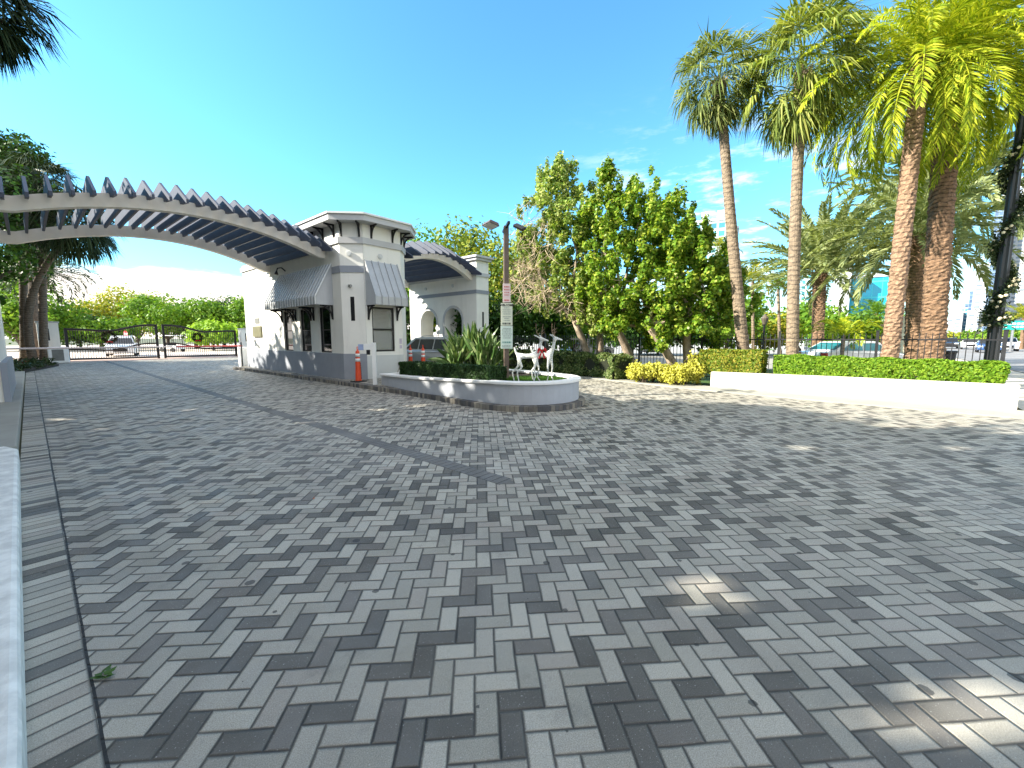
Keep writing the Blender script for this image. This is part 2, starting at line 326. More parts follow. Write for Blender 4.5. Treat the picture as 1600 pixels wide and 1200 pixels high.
def lettering(txt, size, m, parent, loc, offset=.0, extrude=.001):
    cu = bpy.data.curves.new('lettering', 'FONT'); cu.body = txt; cu.align_x = 'CENTER'; cu.align_y = 'CENTER'; cu.size = size; cu.extrude = extrude; cu.offset = offset
    tmp = bpy.data.objects.new('tmp', cu); COL.objects.link(tmp); dg = bpy.context.evaluated_depsgraph_get(); me = bpy.data.meshes.new_from_object(tmp.evaluated_get(dg)); bpy.data.objects.remove(tmp); me.materials.clear()
    o = mesh_obj('lettering', me, m, parent); o.location = loc; o.rotation_euler = (R(90), 0, 0); return o
class MB:
    def __init__(s): s.v = []; s.f = []; s.mi = []; s.cur = 0
    def add(s, vs, fs):
        o = len(s.v); s.v += [tuple(p) for p in vs]; s.f += [tuple(i + o for i in f) for f in fs]; s.mi += [s.cur] * len(fs); return s
    def box(s, a, b, rz=0.0, c=None):
        (x0, y0, z0), (x1, y1, z1) = a, b
        vs = [(x0, y0, z0), (x1, y0, z0), (x1, y1, z0), (x0, y1, z0), (x0, y0, z1), (x1, y0, z1), (x1, y1, z1), (x0, y1, z1)]
        if rz:
            cx, cy = c if c else ((x0 + x1) / 2, (y0 + y1) / 2); co, si = math.cos(rz), math.sin(rz)
            vs = [(cx + (x - cx) * co - (y - cy) * si, cy + (x - cx) * si + (y - cy) * co, z_) for x, y, z_ in vs]
        return s.add(vs, [(3, 2, 1, 0), (4, 5, 6, 7), (0, 1, 5, 4), (1, 2, 6, 5), (2, 3, 7, 6), (3, 0, 4, 7)])
    def prism(s, poly, z0, z1, top=None):
        n = len(poly); tp = top or poly
        zt = z1 if callable(z1) else (lambda x, y: z1)
        vs = [(x, y, z0) for x, y in poly] + [(x, y, zt(x, y)) for x, y in tp]
        return s.add(vs, [tuple(range(n))[::-1], tuple(range(n, 2 * n))] + [(i, (i + 1) % n, n + (i + 1) % n, n + i) for i in range(n)])
    def sweep(s, poly, axis, a, b):
        """poly in the plane across the axis; axis 'x': poly=(y,z); 'y': poly=(x,z)"""
        n = len(poly)
        f = (lambda p, q: (q, p[0], p[1])) if axis == 'x' else (lambda p, q: (p[0], q, p[1]))
        return s.add([f(p, a) for p in poly] + [f(p, b) for p in poly], [tuple(range(n)), tuple(range(n, 2 * n))[::-1]] + [(i, n + i, n + (i + 1) % n, (i + 1) % n) for i in range(n)])
    def ring_prism(s, outer, inner, z0, z1):
        n = len(outer); zt = z1 if callable(z1) else (lambda x, y: z1); zb = z0 if callable(z0) else (lambda x, y: z0)
        vs = [(x, y, zb(x, y)) for x, y in outer] + [(x, y, zt(x, y)) for x, y in outer] + [(x, y, zb(x, y)) for x, y in inner] + [(x, y, zt(x, y)) for x, y in inner]
        fs = []
        for i in range(n):
            j = (i + 1) % n
            fs += [(i, j, n + j, n + i), (2 * n + j, 2 * n + i, 3 * n + i, 3 * n + j), (n + i, n + j, 3 * n + j, 3 * n + i), (2 * n + i, 2 * n + j, j, i)]
        return s.add(vs, fs)
    def tube(s, pts, rad, n=8, cap=True, up=None):
        pts = [Vector(p) for p in pts]; rad = [rad] * len(pts) if isinstance(rad, (int, float)) else rad
        base = len(s.v); vs = []; x = None
        for i, p in enumerate(pts):
            d = (pts[min(i + 1, len(pts) - 1)] - pts[max(i - 1, 0)]).normalized()
            if x is None:
                x = d.orthogonal().normalized() if up is None else Vector(up).cross(d).normalized()
            else:
                x = (x - d * x.dot(d)).normalized()
            y = d.cross(x)
            for k in range(n):
                a = 2 * math.pi * k / n; vs.append(p + (x * math.cos(a) + y * math.sin(a)) * rad[i])
        fs = [(i * n + k, i * n + (k + 1) % n, (i + 1) * n + (k + 1) % n, (i + 1) * n + k) for i in range(len(pts) - 1) for k in range(n)]
        if cap: fs += [tuple(range(n))[::-1], tuple((len(pts) - 1) * n + k for k in range(n))]
        return s.add(vs, fs)
    def lathe(s, prof, n=16, c=(0, 0)):
        vs = [(c[0] + r * math.cos(2 * math.pi * k / n), c[1] + r * math.sin(2 * math.pi * k / n), z_) for r, z_ in prof for k in range(n)]
        fs = [(i * n + k, i * n + (k + 1) % n, (i + 1) * n + (k + 1) % n, (i + 1) * n + k) for i in range(len(prof) - 1) for k in range(n)]
        fs += [tuple(range(n))[::-1], tuple((len(prof) - 1) * n + k for k in range(n))]
        return s.add(vs, fs)
    def build(s, name, m, parent=None, smooth=False, bevel=0.0, seg=2):
        me = bpy.data.meshes.new(name); me.from_pydata(s.v, [], s.f)
        bm = bmesh.new(); bm.from_mesh(me); bmesh.ops.recalc_face_normals(bm, faces=bm.faces)
        if bevel: bmesh.ops.bevel(bm, geom=[e for e in bm.edges if len(e.link_faces) == 2 and e.calc_face_angle(0) > 0.6], offset=bevel, segments=seg, affect='EDGES', profile=0.5)
        bm.to_mesh(me); bm.free()
        o = mesh_obj(name, me, m, parent)
        if s.mi and max(s.mi) > 0 and not bevel: me.polygons.foreach_set('material_index', s.mi)
        if smooth: me.polygons.foreach_set('use_smooth', [True] * len(me.polygons))
        me.update(); return o

def struct(o): return tag(o, kind='structure')
def sheet(name, poly, zz, m):
    b = MB(); b.add([(x, y, zz) for x, y in poly], [tuple(range(len(poly)))]); return struct(b.build(name, m))

# numpy leaf cards -> one mesh
def quads_mesh(name, V, m, parent=None):
    n = len(V); me = bpy.data.meshes.new(name); k = V.shape[1]
    me.vertices.add(n * k); me.vertices.foreach_set('co', V.reshape(-1).astype(np.float32))
    me.loops.add(n * k); me.loops.foreach_set('vertex_index', np.arange(n * k, dtype=np.int32))
    me.polygons.add(n); me.polygons.foreach_set('loop_start', np.arange(0, n * k, k, dtype=np.int32)); me.polygons.foreach_set('loop_total', np.full(n, k, dtype=np.int32))
    me.update(calc_edges=True); me.validate()
    return mesh_obj(name, me, m, parent)
def unit(a): return a / np.maximum(1e-9, np.linalg.norm(a, axis=-1, keepdims=True))
def leaf_cards(P, size, rng, aspect=0.6, flat=0.5, nrm=None, var=0.35):
    n = len(P); nr = unit(rng.normal(size=(n, 3)) * (1 - flat) + np.array([0, 0, 1.0]) * flat if nrm is None else nrm + rng.normal(size=(n, 3)) * 0.55)
    a = unit(np.cross(nr, rng.normal(size=(n, 3)))); b = np.cross(nr, a)
    s = (size * (1 + rng.uniform(-var, var, n)))[:, None]
    A = a * s; B = b * s * aspect; fold = nr * s * 0.12
    return np.stack([P - A, P - A * 0.1 - B + fold, P + A, P - A * 0.1 + B + fold], 1)
def clump_points(clumps, n, rng, shell=0.55):
    C = np.array([c[:3] for c in clumps], float); Rr = np.array([c[3:6] if len(c) > 4 else (c[3],) * 3 for c in clumps], float)
    w = (Rr[:, 0] * Rr[:, 1] + Rr[:, 1] * Rr[:, 2]); idx = rng.choice(len(C), n, p=w / w.sum())
    d = unit(rng.normal(size=(n, 3))); r = rng.uniform(shell, 1.0, n) ** 0.7
    lump = 1 + 0.25 * np.sin(d[:, 0] * 5 + idx) * np.cos(d[:, 1] * 6 + idx * 2) + 0.12 * np.sin(d[:, 2] * 11 + idx)
    return C[idx] + d * Rr[idx] * (r * lump)[:, None], d
def foliage(name, clumps, n, size, m, parent=None, seed=1, flat=0.25, aspect=0.6, shell=0.45, outer=True):
    rng = np.random.default_rng(seed); P, d = clump_points(clumps, n, rng, shell)
    return quads_mesh(name, leaf_cards(P, size, rng, aspect, flat, nrm=(d + np.array([0, 0, .4])) if outer else None), m, parent)

def limbs(mb, base, targets, r0, rng, bend=0.4, n=6):
    """trunk-to-clump limbs, tapered and crooked"""
    for t_ in targets:
        base_, t_v = Vector(base), Vector(t_); L = (t_v - base_).length; pts = []; rad = []
        off = Vector((rng.uniform(-1, 1), rng.uniform(-1, 1), rng.uniform(-.2, .5))) * bend
        for i in range(n + 1):
            f = i / n; p = base_.lerp(t_v, f) + off * math.sin(math.pi * f) * L * 0.2 + Vector((rng.uniform(-1, 1), rng.uniform(-1, 1), 0)) * 0.03 * L * (0 < i < n)
            pts.append(p); rad.append(r0 * (1 - 0.85 * f))
        mb.tube(pts, rad, 7)

def broad_tree(label, X, Y, h, r, leaf, bark, n=3500, size=0.22, seed=1, nc=16, low=0.25, name='tree', group=None, trunks=1, squash=1.0, cat='tree'):
    rg = random.Random(seed); t = thing(name, label, cat, (X, Y, 0), 0, group)
    cz = h * (low + 1) / 2; rz = h * (1 - low) / 2
    cl = []
    for i in range(nc):
        a = rg.uniform(0, 2 * math.pi); q = rg.uniform(-0.9, 0.95); rr = math.sqrt(max(0.05, 1 - q * q)) * rg.uniform(0.35, 0.85)
        s = rg.uniform(0.22, 0.42) * r
        cl.append((math.cos(a) * rr * r * .85, math.sin(a) * rr * r * .85, cz + q * (rz - s * 0.8), s * 1.25, s * 1.25, s * squash))
    foliage('crown', cl, n, size, leaf, t, seed)
    mb = MB()
    for k in range(trunks):
        bx, by = (rg.uniform(-.4, .4), rg.uniform(-.4, .4)) if trunks > 1 else (0, 0)
        fork = Vector((bx + rg.uniform(-.3, .3), by + rg.uniform(-.3, .3), h * low * 0.9 + 0.4)); r0 = 0.03 * h / math.sqrt(trunks)
        mb.tube([(bx, by, -.05), (bx * 1.1, by * 1.1, fork.z * .5), fork], [r0 * 1.25, r0, r0 * .85], 9)
        limbs(mb, fork, [c[:3] for c in rg.sample(cl, 6)], r0 * .6, rg)
    mb.build('trunk', bark, t, smooth=True); return t

# ------------------------------------------------------------------ palms
def palm_trunk(base, top, r0, r1, bow=(0, 0), style='ring', name='trunk', m=None, parent=None, flare=1.35):
    base, top = Vector(base), Vector(top); L = (top - base).length; nr = int(L / 0.06); n = 18
    vs = []; rg = random.Random(int(L * 1000))
    for i in range(nr + 1):
        f = i / nr; c = base.lerp(top, f) + Vector((bow[0], bow[1], 0)) * math.sin(math.pi * f)
        r = r0 + (r1 - r0) * f; r *= 1 + (flare - 1) * math.exp(-f * L / 0.35)
        for k in range(n):
            a = 2 * math.pi * k / n
            if style == 'ring': q = 0.035 * ((i % 3) / 2.0) + rg.uniform(-.02, .02)
            else: q = 0.17 * ((f * L * 5.5 + k * 5 / n) % 1.0) * ((0.5 + 0.5 * math.cos(a * 9 + (i // 3) * math.pi))) + rg.uniform(-.025, .03)
            vs.append((c.x + math.cos(a) * r * (1 + q), c.y + math.sin(a) * r * (1 + q), c.z))
    mb = MB(); mb.add(vs, [(i * n + k, i * n + (k + 1) % n, (i + 1) * n + (k + 1) % n, (i + 1) * n + k) for i in range(nr) for k in range(n)] + [tuple(nr * n + k for k in range(n))])
    return mb.build(name, m, parent)

def pinnate_fronds(top, nf, L, rng, leaf=0.42, lw=0.022, m=46, el=(80, -35), droop=75, vshape=0.5, wind=(0, 0), rach=0.022):
    """feather fronds: returns leaflet quads and rachis strips"""
    Q = []; RQ = []; top = np.array(top, float)
    for f in range(nf):
        q = (f + 0.5) / nf; az = f * 2.39996 + rng.uniform(-.2, .2)
        e0 = math.radians(el[0] + (el[1] - el[0]) * q ** 0.9 + rng.uniform(-6, 6)); Lf = L * rng.uniform(0.85, 1.08) * (0.75 + 0.25 * min(1, q * 3))
        dr = math.radians(droop) * (0.75 + 0.4 * q) * rng.uniform(.8, 1.2)
        h = np.array([math.cos(az), math.sin(az), 0]) + np.array([wind[0], wind[1], 0]) * 0.5; h /= np.linalg.norm(h)
        N = 24; p = top + h * 0.10; pts = [p]
        for i in range(N):
            e = e0 - dr * ((i + .5) / N) ** 1.6
            p = p + (h * math.cos(e) + np.array([0, 0, math.sin(e)])) * (Lf / N); pts.append(p)
        pts = np.array(pts); tt = np.gradient(pts, axis=0); tt = unit(tt)
        side = unit(np.cross(tt, np.array([0, 0, 1.0]) + h * 0.001)); roll = rng.uniform(-.5, .5)
        upv = unit(np.cross(side, tt)); side, upv = side * math.cos(roll) + upv * math.sin(roll), upv * math.cos(roll) - side * math.sin(roll)
        w = rach * (1 - np.arange(N + 1) / N * 0.8)
        for i in range(N):
            RQ.append([pts[i] - side[i] * w[i], pts[i] + side[i] * w[i], pts[i + 1] + side[i + 1] * w[i + 1], pts[i + 1] - side[i + 1] * w[i + 1]])
        s = np.linspace(0.13, 1.0, m) * N; i0 = np.minimum(s.astype(int), N - 1); fr = (s - i0)[:, None]
        P = pts[i0] * (1 - fr) + pts[i0 + 1] * fr; T = tt[i0]; S = side[i0]; U_ = upv[i0]
        u = s / N; ll = leaf * np.clip(np.sin(np.pi * (0.12 + 0.83 * u)) ** 0.6, .1, 1) * rng.uniform(.85, 1.1, m)
        for sg in (-1, 1):
            D = unit(S * sg * (0.85 - 0.35 * u[:, None]) + T * (0.45 + 0.5 * u[:, None]) + U_ * vshape * rng.uniform(.2, 1.0, (m, 1)) + rng.normal(size=(m, 3)) * .08)
            W = unit(np.cross(D, U_ + rng.normal(size=(m, 3)) * .4)) * lw
            mid = P + D * ll[:, None] * .5; end = P + D * ll[:, None] + np.array([0, 0, -1.0]) * (ll * .22)[:, None] + np.array([wind[0], wind[1], 0]) * (ll * .25)[:, None]
            Q.append(np.stack([P - W * .5, mid - W + (mid - P) * 0, end, mid + W], 1))
    return np.concatenate(Q), np.array(RQ)

def fan_fronds(top, nf, petiole, blade, rng, el=(75, -60), seg=38, wind=(0, 0)):
    Q = []; RQ = []; top = np.array(top, float)
    for f in range(nf):
        q = (f + .5) / nf; az = f * 2.39996 + rng.uniform(-.3, .3); e = math.radians(el[0] + (el[1] - el[0]) * q + rng.uniform(-8, 8))
        h = np.array([math.cos(az), math.sin(az), 0]); d0 = h * math.cos(e) + np.array([0, 0, math.sin(e)])
        Lp = petiole * rng.uniform(.8, 1.15); p1 = top + d0 * Lp * .5; e2 = e - 0.35; d1 = h * math.cos(e2) + np.array([0, 0, math.sin(e2)]); p2 = p1 + d1 * Lp * .5
        side = unit(np.cross(d1, [0, 0, 1.0])); w = side * .014
        RQ += [[top - w, top + w, p1 + w, p1 - w], [p1 - w, p1 + w, p2 + w, p2 - w]]
        up = np.cross(side, d1); e3 = e2 - 0.5; fw = h * math.cos(e3) + np.array([0, 0, math.sin(e3)])
        k = np.linspace(-1, 1, seg); ang = k * 1.75
        D = np.cos(ang)[:, None] * fw + np.sin(ang)[:, None] * side + up * (0.18 + .25 * np.abs(k))[:, None] * .6
        D = unit(D + rng.normal(size=(seg, 3)) * .05); ll = blade * (1 - .35 * np.abs(k) ** 1.5) * rng.uniform(.85, 1.1, seg)
        W = unit(np.cross(D, up + rng.normal(size=(seg, 3)) * .35)) * blade * 0.021
        mid = p2 + D * (ll * .55)[:, None]; d2 = unit(D * .7 + np.array([0, 0, -1.0]) * rng.uniform(.15, 1.3, (seg, 1)) + np.array([wind[0], wind[1], 0]) * .5)
        end = mid + d2 * (ll * .5)[:, None]
        Q.append(np.stack([np.repeat(p2[None], seg, 0), mid - W, end, mid + W], 1))
    return np.concatenate(Q), np.array(RQ)

def palm(kind, label, base, top, r0, r1, nf=40, L=2.6, leafm=None, trunkm=None, seed=1, bow=(0, 0), group=None, style='ring', dry=0, m=46, leaf=0.42, lw=0.022, el=(80, -35), droop=75, wind=(0, 0), name=None, petiole=0.9, blade=1.0, seg=38, boots=True, vshape=.5, flare=1.35):
    base = Vector(base); top = Vector(top); o = thing(name or ('fan_palm' if kind == 'fan' else 'feather_palm'), label, 'palm tree', base, 0, group)
    tl = top - base; rng = np.random.default_rng(seed)
    palm_trunk((0, 0, -.1), tl, r0, r1, bow, style, 'trunk', trunkm, o, flare)
    if kind == 'fan': Q, RQ = fan_fronds(tl, nf, petiole, blade, rng, el, seg, wind)
    else: Q, RQ = pinnate_fronds(tl, nf, L, rng, leaf, lw, m, el, droop, vshape, wind)
    cr = quads_mesh('crown', Q, leafm, o); quads_mesh('frond_stalks', RQ, leafm, cr)
    if dry:
        if kind == 'fan': D, _ = fan_fronds(tl + Vector((0, 0, -.15)), dry, petiole * .8, blade * .8, rng, (-50, -85), 16)
        else: D, _ = pinnate_fronds(tl + Vector((0, 0, -.15)), dry, L * .6, rng, leaf * .8, lw, m // 2, (-40, -80), 40)
        quads_mesh('dry_skirt', D, L_DRY if dry > 0 else leafm, o)
    if boots:
        mb = MB(); rg = random.Random(seed)
        for i in range(46):
            a = i * 2.39996; zz = tl.z - 0.75 + i * 0.016; rr = r1 * (1.0 + 0.5 * (i / 46)); c, s_ = math.cos(a), math.sin(a)
            x = tl.x + c * rr * .7; y = tl.y + s_ * rr * .7; q = rg.uniform(.14, .26)
            mb.tube([(x, y, zz), (x + c * q * .5, y + s_ * q * .5, zz + q)], [0.045, 0.02], 4)
        mb.build('boots', TR_DATE if kind != 'fan' else TR_SABAL, o)
    return o

# ------------------------------------------------------------------ SETTING: ground sheets
sheet('ground', [(-900, -900), (1800, -900), (1800, 1400), (-900, 1400)], -0.03, mat('ground_soil', (0.10, 0.11, 0.06), 0.95, var=0.25, vs=0.3))
KR = [(12.2, -6), (12.35, -2.5), (12.62, 0.5), (12.9, 3.3), (13.2, 4.6), (13.5, 5.7), (13.85, 7.4), (14.0, 9), (14.05, 24), (12.5, 45)]
drive_poly = [(-0.2, -9), (12.0, -9)] + KR + [(-0.2, 45)]
sheet('driveway', drive_poly, 0.0, PAVE)
struct(MB().prism([(-9, -4.0), (-0.55, -4.0), (-0.55, -0.9), (-9, -0.9)][::-1], -0.02, 0.1).build('sidewalk', CONC))
b = MB()
wl_line = [(13.45, -6), (13.62, -2.6), (13.85, 0.5), (14.05, 3.6), (14.2, 6), (14.5, 9.2)]
b.prism(KR[:7] + [(14.0, 9.0), (14.3, 9.0)] + wl_line[::-1][1:], -0.02, 0.035); struct(b.build('sidewalk', CONC))
sheet('parking_lot', [(17.5, 2), (95, 2), (95, 80), (14.6, 80), (14.6, 24), (17.5, 24)], -0.012, mat('parking_asphalt', lin((150, 148, 142)), 0.9, var=0.1, vs=1, bump=.2))
sheet('lawn', [(14.2, -2.5), (24, -2.5), (24, 30), (14.2, 30)], -0.004, GRASSM)
sheet('lawn', [(40, 9), (90, 9), (90, 12), (40, 12)], -0.004, GRASSM)
struct(MB().prism([(13.7, -5.5), (260, -5.5), (260, -2.75), (13.7, -2.75)], -0.02, 0.02).build('sidewalk', mat('sidewalk_pale', lin((196, 188, 172)), .85, var=.08, bump=.2, dirt=.2)))
sheet('road', [(-60, -36), (700, -36), (700, -5.7), (-60, -5.7)], -0.006, mat('avenue_asphalt', lin((128, 127, 126)), 0.85, var=0.12, vs=0.5, bump=.2))
sheet('courtyard', [(-30, 45), (60, 45), (60, 130), (-30, 130)], -0.008, mat('courtyard_concrete', lin((205, 190, 178)), 0.85, var=0.08, vs=.6))
sheet('crossing_band', [(-0.2, 39.2), (12.6, 39.2), (12.5, 45), (-0.2, 45)], 0.004, mat('crossing_pink', lin((196, 168, 152)), .85, var=.1, vs=2))
for i in range(3):   # lane lines on the avenue
    b = MB()
    for k in range(40): b.box((6 + k * 9, -12.2 - i * 4, -.001), (9 + k * 9, -12.05 - i * 4, .001))
    struct(b.build('lane_marking', WHITE))
struct(MB().prism([(55, -22), (400, -22), (400, -19), (55, -19)], -0.02, 0.1).build('median', GRASSM))

# kerb of the guardhouse island, with UV along the perimeter so that the blocks read
def arc(cx, cy, r, a0, a1, n): return [(cx + r * math.cos(R(a0 + (a1 - a0) * i / n)), cy + r * math.sin(R(a0 + (a1 - a0) * i / n))) for i in range(n + 1)]
def perimeter_uv(o, poly):
    me = o.data; uv = me.uv_layers.new(name='UVMap'); acc = [0.0]
    for i in range(len(poly)): acc.append(acc[-1] + math.dist(poly[i], poly[(i + 1) % len(poly)]))
    n = len(poly)
    for p in me.polygons:
        ids = [me.loops[l].vertex_index % n for l in p.loop_indices]
        wrap = (0 in ids and n - 1 in ids)
        for l, i in zip(p.loop_indices, ids):
            u = acc[n] if (wrap and i == 0) else acc[i]
            uv.data[l].uv = (u, me.vertices[me.loops[l].vertex_index].co.z)
isl = [(6.55, 24.0), (6.62, 23.0), (6.66, 12.9), (6.62, 9.2)] + arc(7.85, 6.25, 1.45, 178, 345, 20) + [(9.9, 7.2), (10.75, 9.3), (10.8, 12), (10.7, 23.5), (9.5, 24.4), (7.5, 24.6)]
o = MB().prism(isl, -0.02, 0.12).build('island_kerb', KERB); perimeter_uv(o, isl); struct(o)
inner = [(6.79, 23.9), (6.83, 23.0), (6.87, 12.9), (6.83, 9.2)] + arc(7.85, 6.25, 1.24, 178, 345, 20) + [(9.75, 7.35), (10.55, 9.4), (10.6, 12), (10.5, 23.4), (9.4, 24.2), (7.6, 24.4)]
o = MB().prism(inner, 0.0, 0.126).build('island_paving', PAVE); struct(o)

# ------------------------------------------------------------------ GUARDHOUSE
gh = thing('guardhouse', 'white stucco guardhouse with grey base, metal awnings and bracketed flat roof', 'guardhouse', (8.4, 13.2, 0))
def G(mb, name, m, parent=gh, **k):
    mb.v = [(x - gh.location.x, y - gh.location.y, zz) if parent is gh or parent in GHP else (x, y, zz) for x, y, zz in mb.v]
    o = mb.build(name, m, parent, **k); GHP.add(o); return o
GHP = set()
def octo(o, y1=23.5):   # plan outline offset by o
    k = o * 0.414
    return [(7.1 - o, 13.75 - k), (7.65 - k, 13.2 - o), (9.15 + k, 13.2 - o), (9.7 + o, 13.75 - k), (9.7 + o, y1 + o), (7.1 - o, y1 + o)]
WT = 5.42
# wall shell with window recesses: built from vertical panels so that the openings are real
def wall_long():
    mb = MB(); x0, x1 = 7.1, 7.4; zs = (1.03, 2.70); wins = [(14.63, 15.55), (16.25, 17.2), (17.98, 18.85)]
    ys = [13.75] + [v for w in wins for v in w] + [23.5]
    mb.box((x0, 13.75, 0.12), (x1, 23.5, zs[0])); mb.box((x0, 13.75, zs[1]), (x1, 23.5, 4.98))
    mb.box((x0, 13.75, 4.98), (x1, 18.4, WT))
    for i in range(0, len(ys), 2): mb.box((x0, ys[i], zs[0]), (x1, ys[i + 1], zs[1]))
    return mb, wins, zs
mb, wins, zs = wall_long()
fy0, fy1 = 13.2, 13.45; wx = (7.90, 8.80); wz = (1.08, 2.66)
mb.box((7.66, fy0, 0.12), (9.15, fy1, wz[0])); mb.box((7.66, fy0, wz[1]), (9.15, fy1, WT)); mb.box((7.66, fy0, wz[0]), (wx[0], fy1, wz[1])); mb.box((wx[1], fy0, wz[0]), (9.15, fy1, wz[1]))
mb.prism([(7.1, 13.75), (7.65, 13.2), (7.66, 13.45), (7.4, 13.76)], 0.12, WT)
mb.prism([(9.15, 13.2), (9.7, 13.75), (9.4, 13.76), (9.15, 13.45)], 0.12, WT)
mb.box((9.4, 13.76, 0.12), (9.7, 23.2, 4.98)); mb.box((9.4, 13.76, 4.98), (9.7, 18.4, WT)); mb.box((7.4, 23.2, 0.12), (9.7, 23.5, 4.98)); mb.box((7.4, 18.15, 4.98), (9.4, 18.4, WT))
G(mb, 'wall', WALL)
G(MB().box((7.4, 13.5, 0.12), (9.39, 23.19, 0.2)), 'floor', CONC)
G(MB().prism([(7.41, 13.8), (7.7, 13.47), (9.13, 13.47), (9.39, 13.8), (9.39, 23.19), (7.41, 23.19)], 4.7, 4.8), 'ceiling', WALL)
# grey base, upper band, string course following the faces
def belt(o, z0, z1, m, name, faces=(0, 1, 2, 3, 4, 5), y1=23.5, skipwin=False):
    out = octo(o, y1); inn = octo(-0.002 if name != 'coping' else -0.25, y1)
    mb = MB(); n = 6
    for i in faces:
        j = (i + 1) % n; mb.prism([out[i], out[j], inn[j], inn[i]], z0, z1)
    return G(mb, name, m)
belt(0.025, 0.12, 1.02, BAND, 'wainscot', faces=(5, 0, 4, 3))
G(MB().box((7.64, 13.178, 0.12), (9.16, 13.199, 0.95)), 'wainscot', WALLG)
G(MB().prism([(7.1 - .028, 13.7495), (7.1 - .028, 14.3), (7.099, 14.3), (7.099, 13.7495)], 3.80, 4.02), 'band', BAND)
G(MB().prism([(7.08, 13.73), (7.64, 13.17), (7.66, 13.19), (7.11, 13.74)], 3.80, 4.02), 'band', BAND)
G(MB().box((7.078, 19.2, 3.90), (7.099, 23.52, 3.93)), 'band', TRIM)
belt(0.06, 4.76, 4.96, TRIM, 'string_course')
G(MB().box((7.1, 18.41, 4.985), (9.7, 23.5, 5.06)), 'coping', TRIM)
# roof
ro = octo(0.42, 18.5)
mbr = MB(); mbr.prism(ro, WT, WT + 0.19); rf = G(mbr, 'roof', TRIM)
G(MB().prism(octo(0.47, 18.5), WT + 0.192, WT + 0.25), 'roof_edge', WHITE)
G(MB().prism(octo(0.40, 18.4), WT + 0.252, WT + 0.34, top=octo(-0.6, 17.4)), 'roof_top', WALL)
def bracket(px_, py_, dx, dy, zt, h, pr, th=0.045, parent=gh, m=BLACK):
    """scrolled bracket: wall leg, top leg and a curved brace"""
    mb = MB(); nx, ny = -dy, dx
    def P(d, zz, w): return (px_ + dx * d + nx * w, py_ + dy * d + ny * w, zz)
    def bar(pts, t_):
        for (d0, z0), (d1, z1) in zip(pts[:-1], pts[1:]):
            L = math.hypot(d1 - d0, z1 - z0); ux, uz = (z1 - z0) / L * t_ / 2, -(d1 - d0) / L * t_ / 2
            q = [(d0 + ux, z0 + uz), (d1 + ux, z1 + uz), (d1 - ux, z1 - uz), (d0 - ux, z0 - uz)]
            mb.add([P(a, c, -th / 2) for a, c in q] + [P(a, c, th / 2) for a, c in q], [(0, 1, 2, 3), (7, 6, 5, 4), (0, 4, 5, 1), (1, 5, 6, 2), (2, 6, 7, 3), (3, 7, 4, 0)])
    bar([(0.025, zt - h), (0.025, zt)], 0.05); bar([(0.0, zt - 0.025), (pr, zt - 0.025)], 0.05)
    bar([(pr * (0.08 + 0.88 * (1 - math.cos(a))), zt - h * 0.92 + h * 0.88 * math.sin(a)) for a in [R(5 + 16 * i) for i in range(6)]], 0.05)
    return G(mb, 'bracket', m, parent)
for yy in (14.05, 14.85, 15.65, 16.45, 17.25, 18.05): bracket(7.1, yy, -1, 0, WT, 0.44, 0.36)
for q in (0.12, 0.88): bracket(7.1 + .55 * q, 13.75 - .55 * q, -.7071, -.7071, WT, 0.44, 0.36)
for xx in (7.98, 8.82): bracket(xx, 13.2, 0, -1, WT, 0.44, 0.36)
for q in (0.12, 0.88): bracket(9.15 + .55 * q, 13.2 + .55 * q, .7071, -.7071, WT, 0.44, 0.36)
for yy in (14.6, 15.5, 16.4): bracket(9.7, yy, 1, 0, WT, 0.44, 0.36)
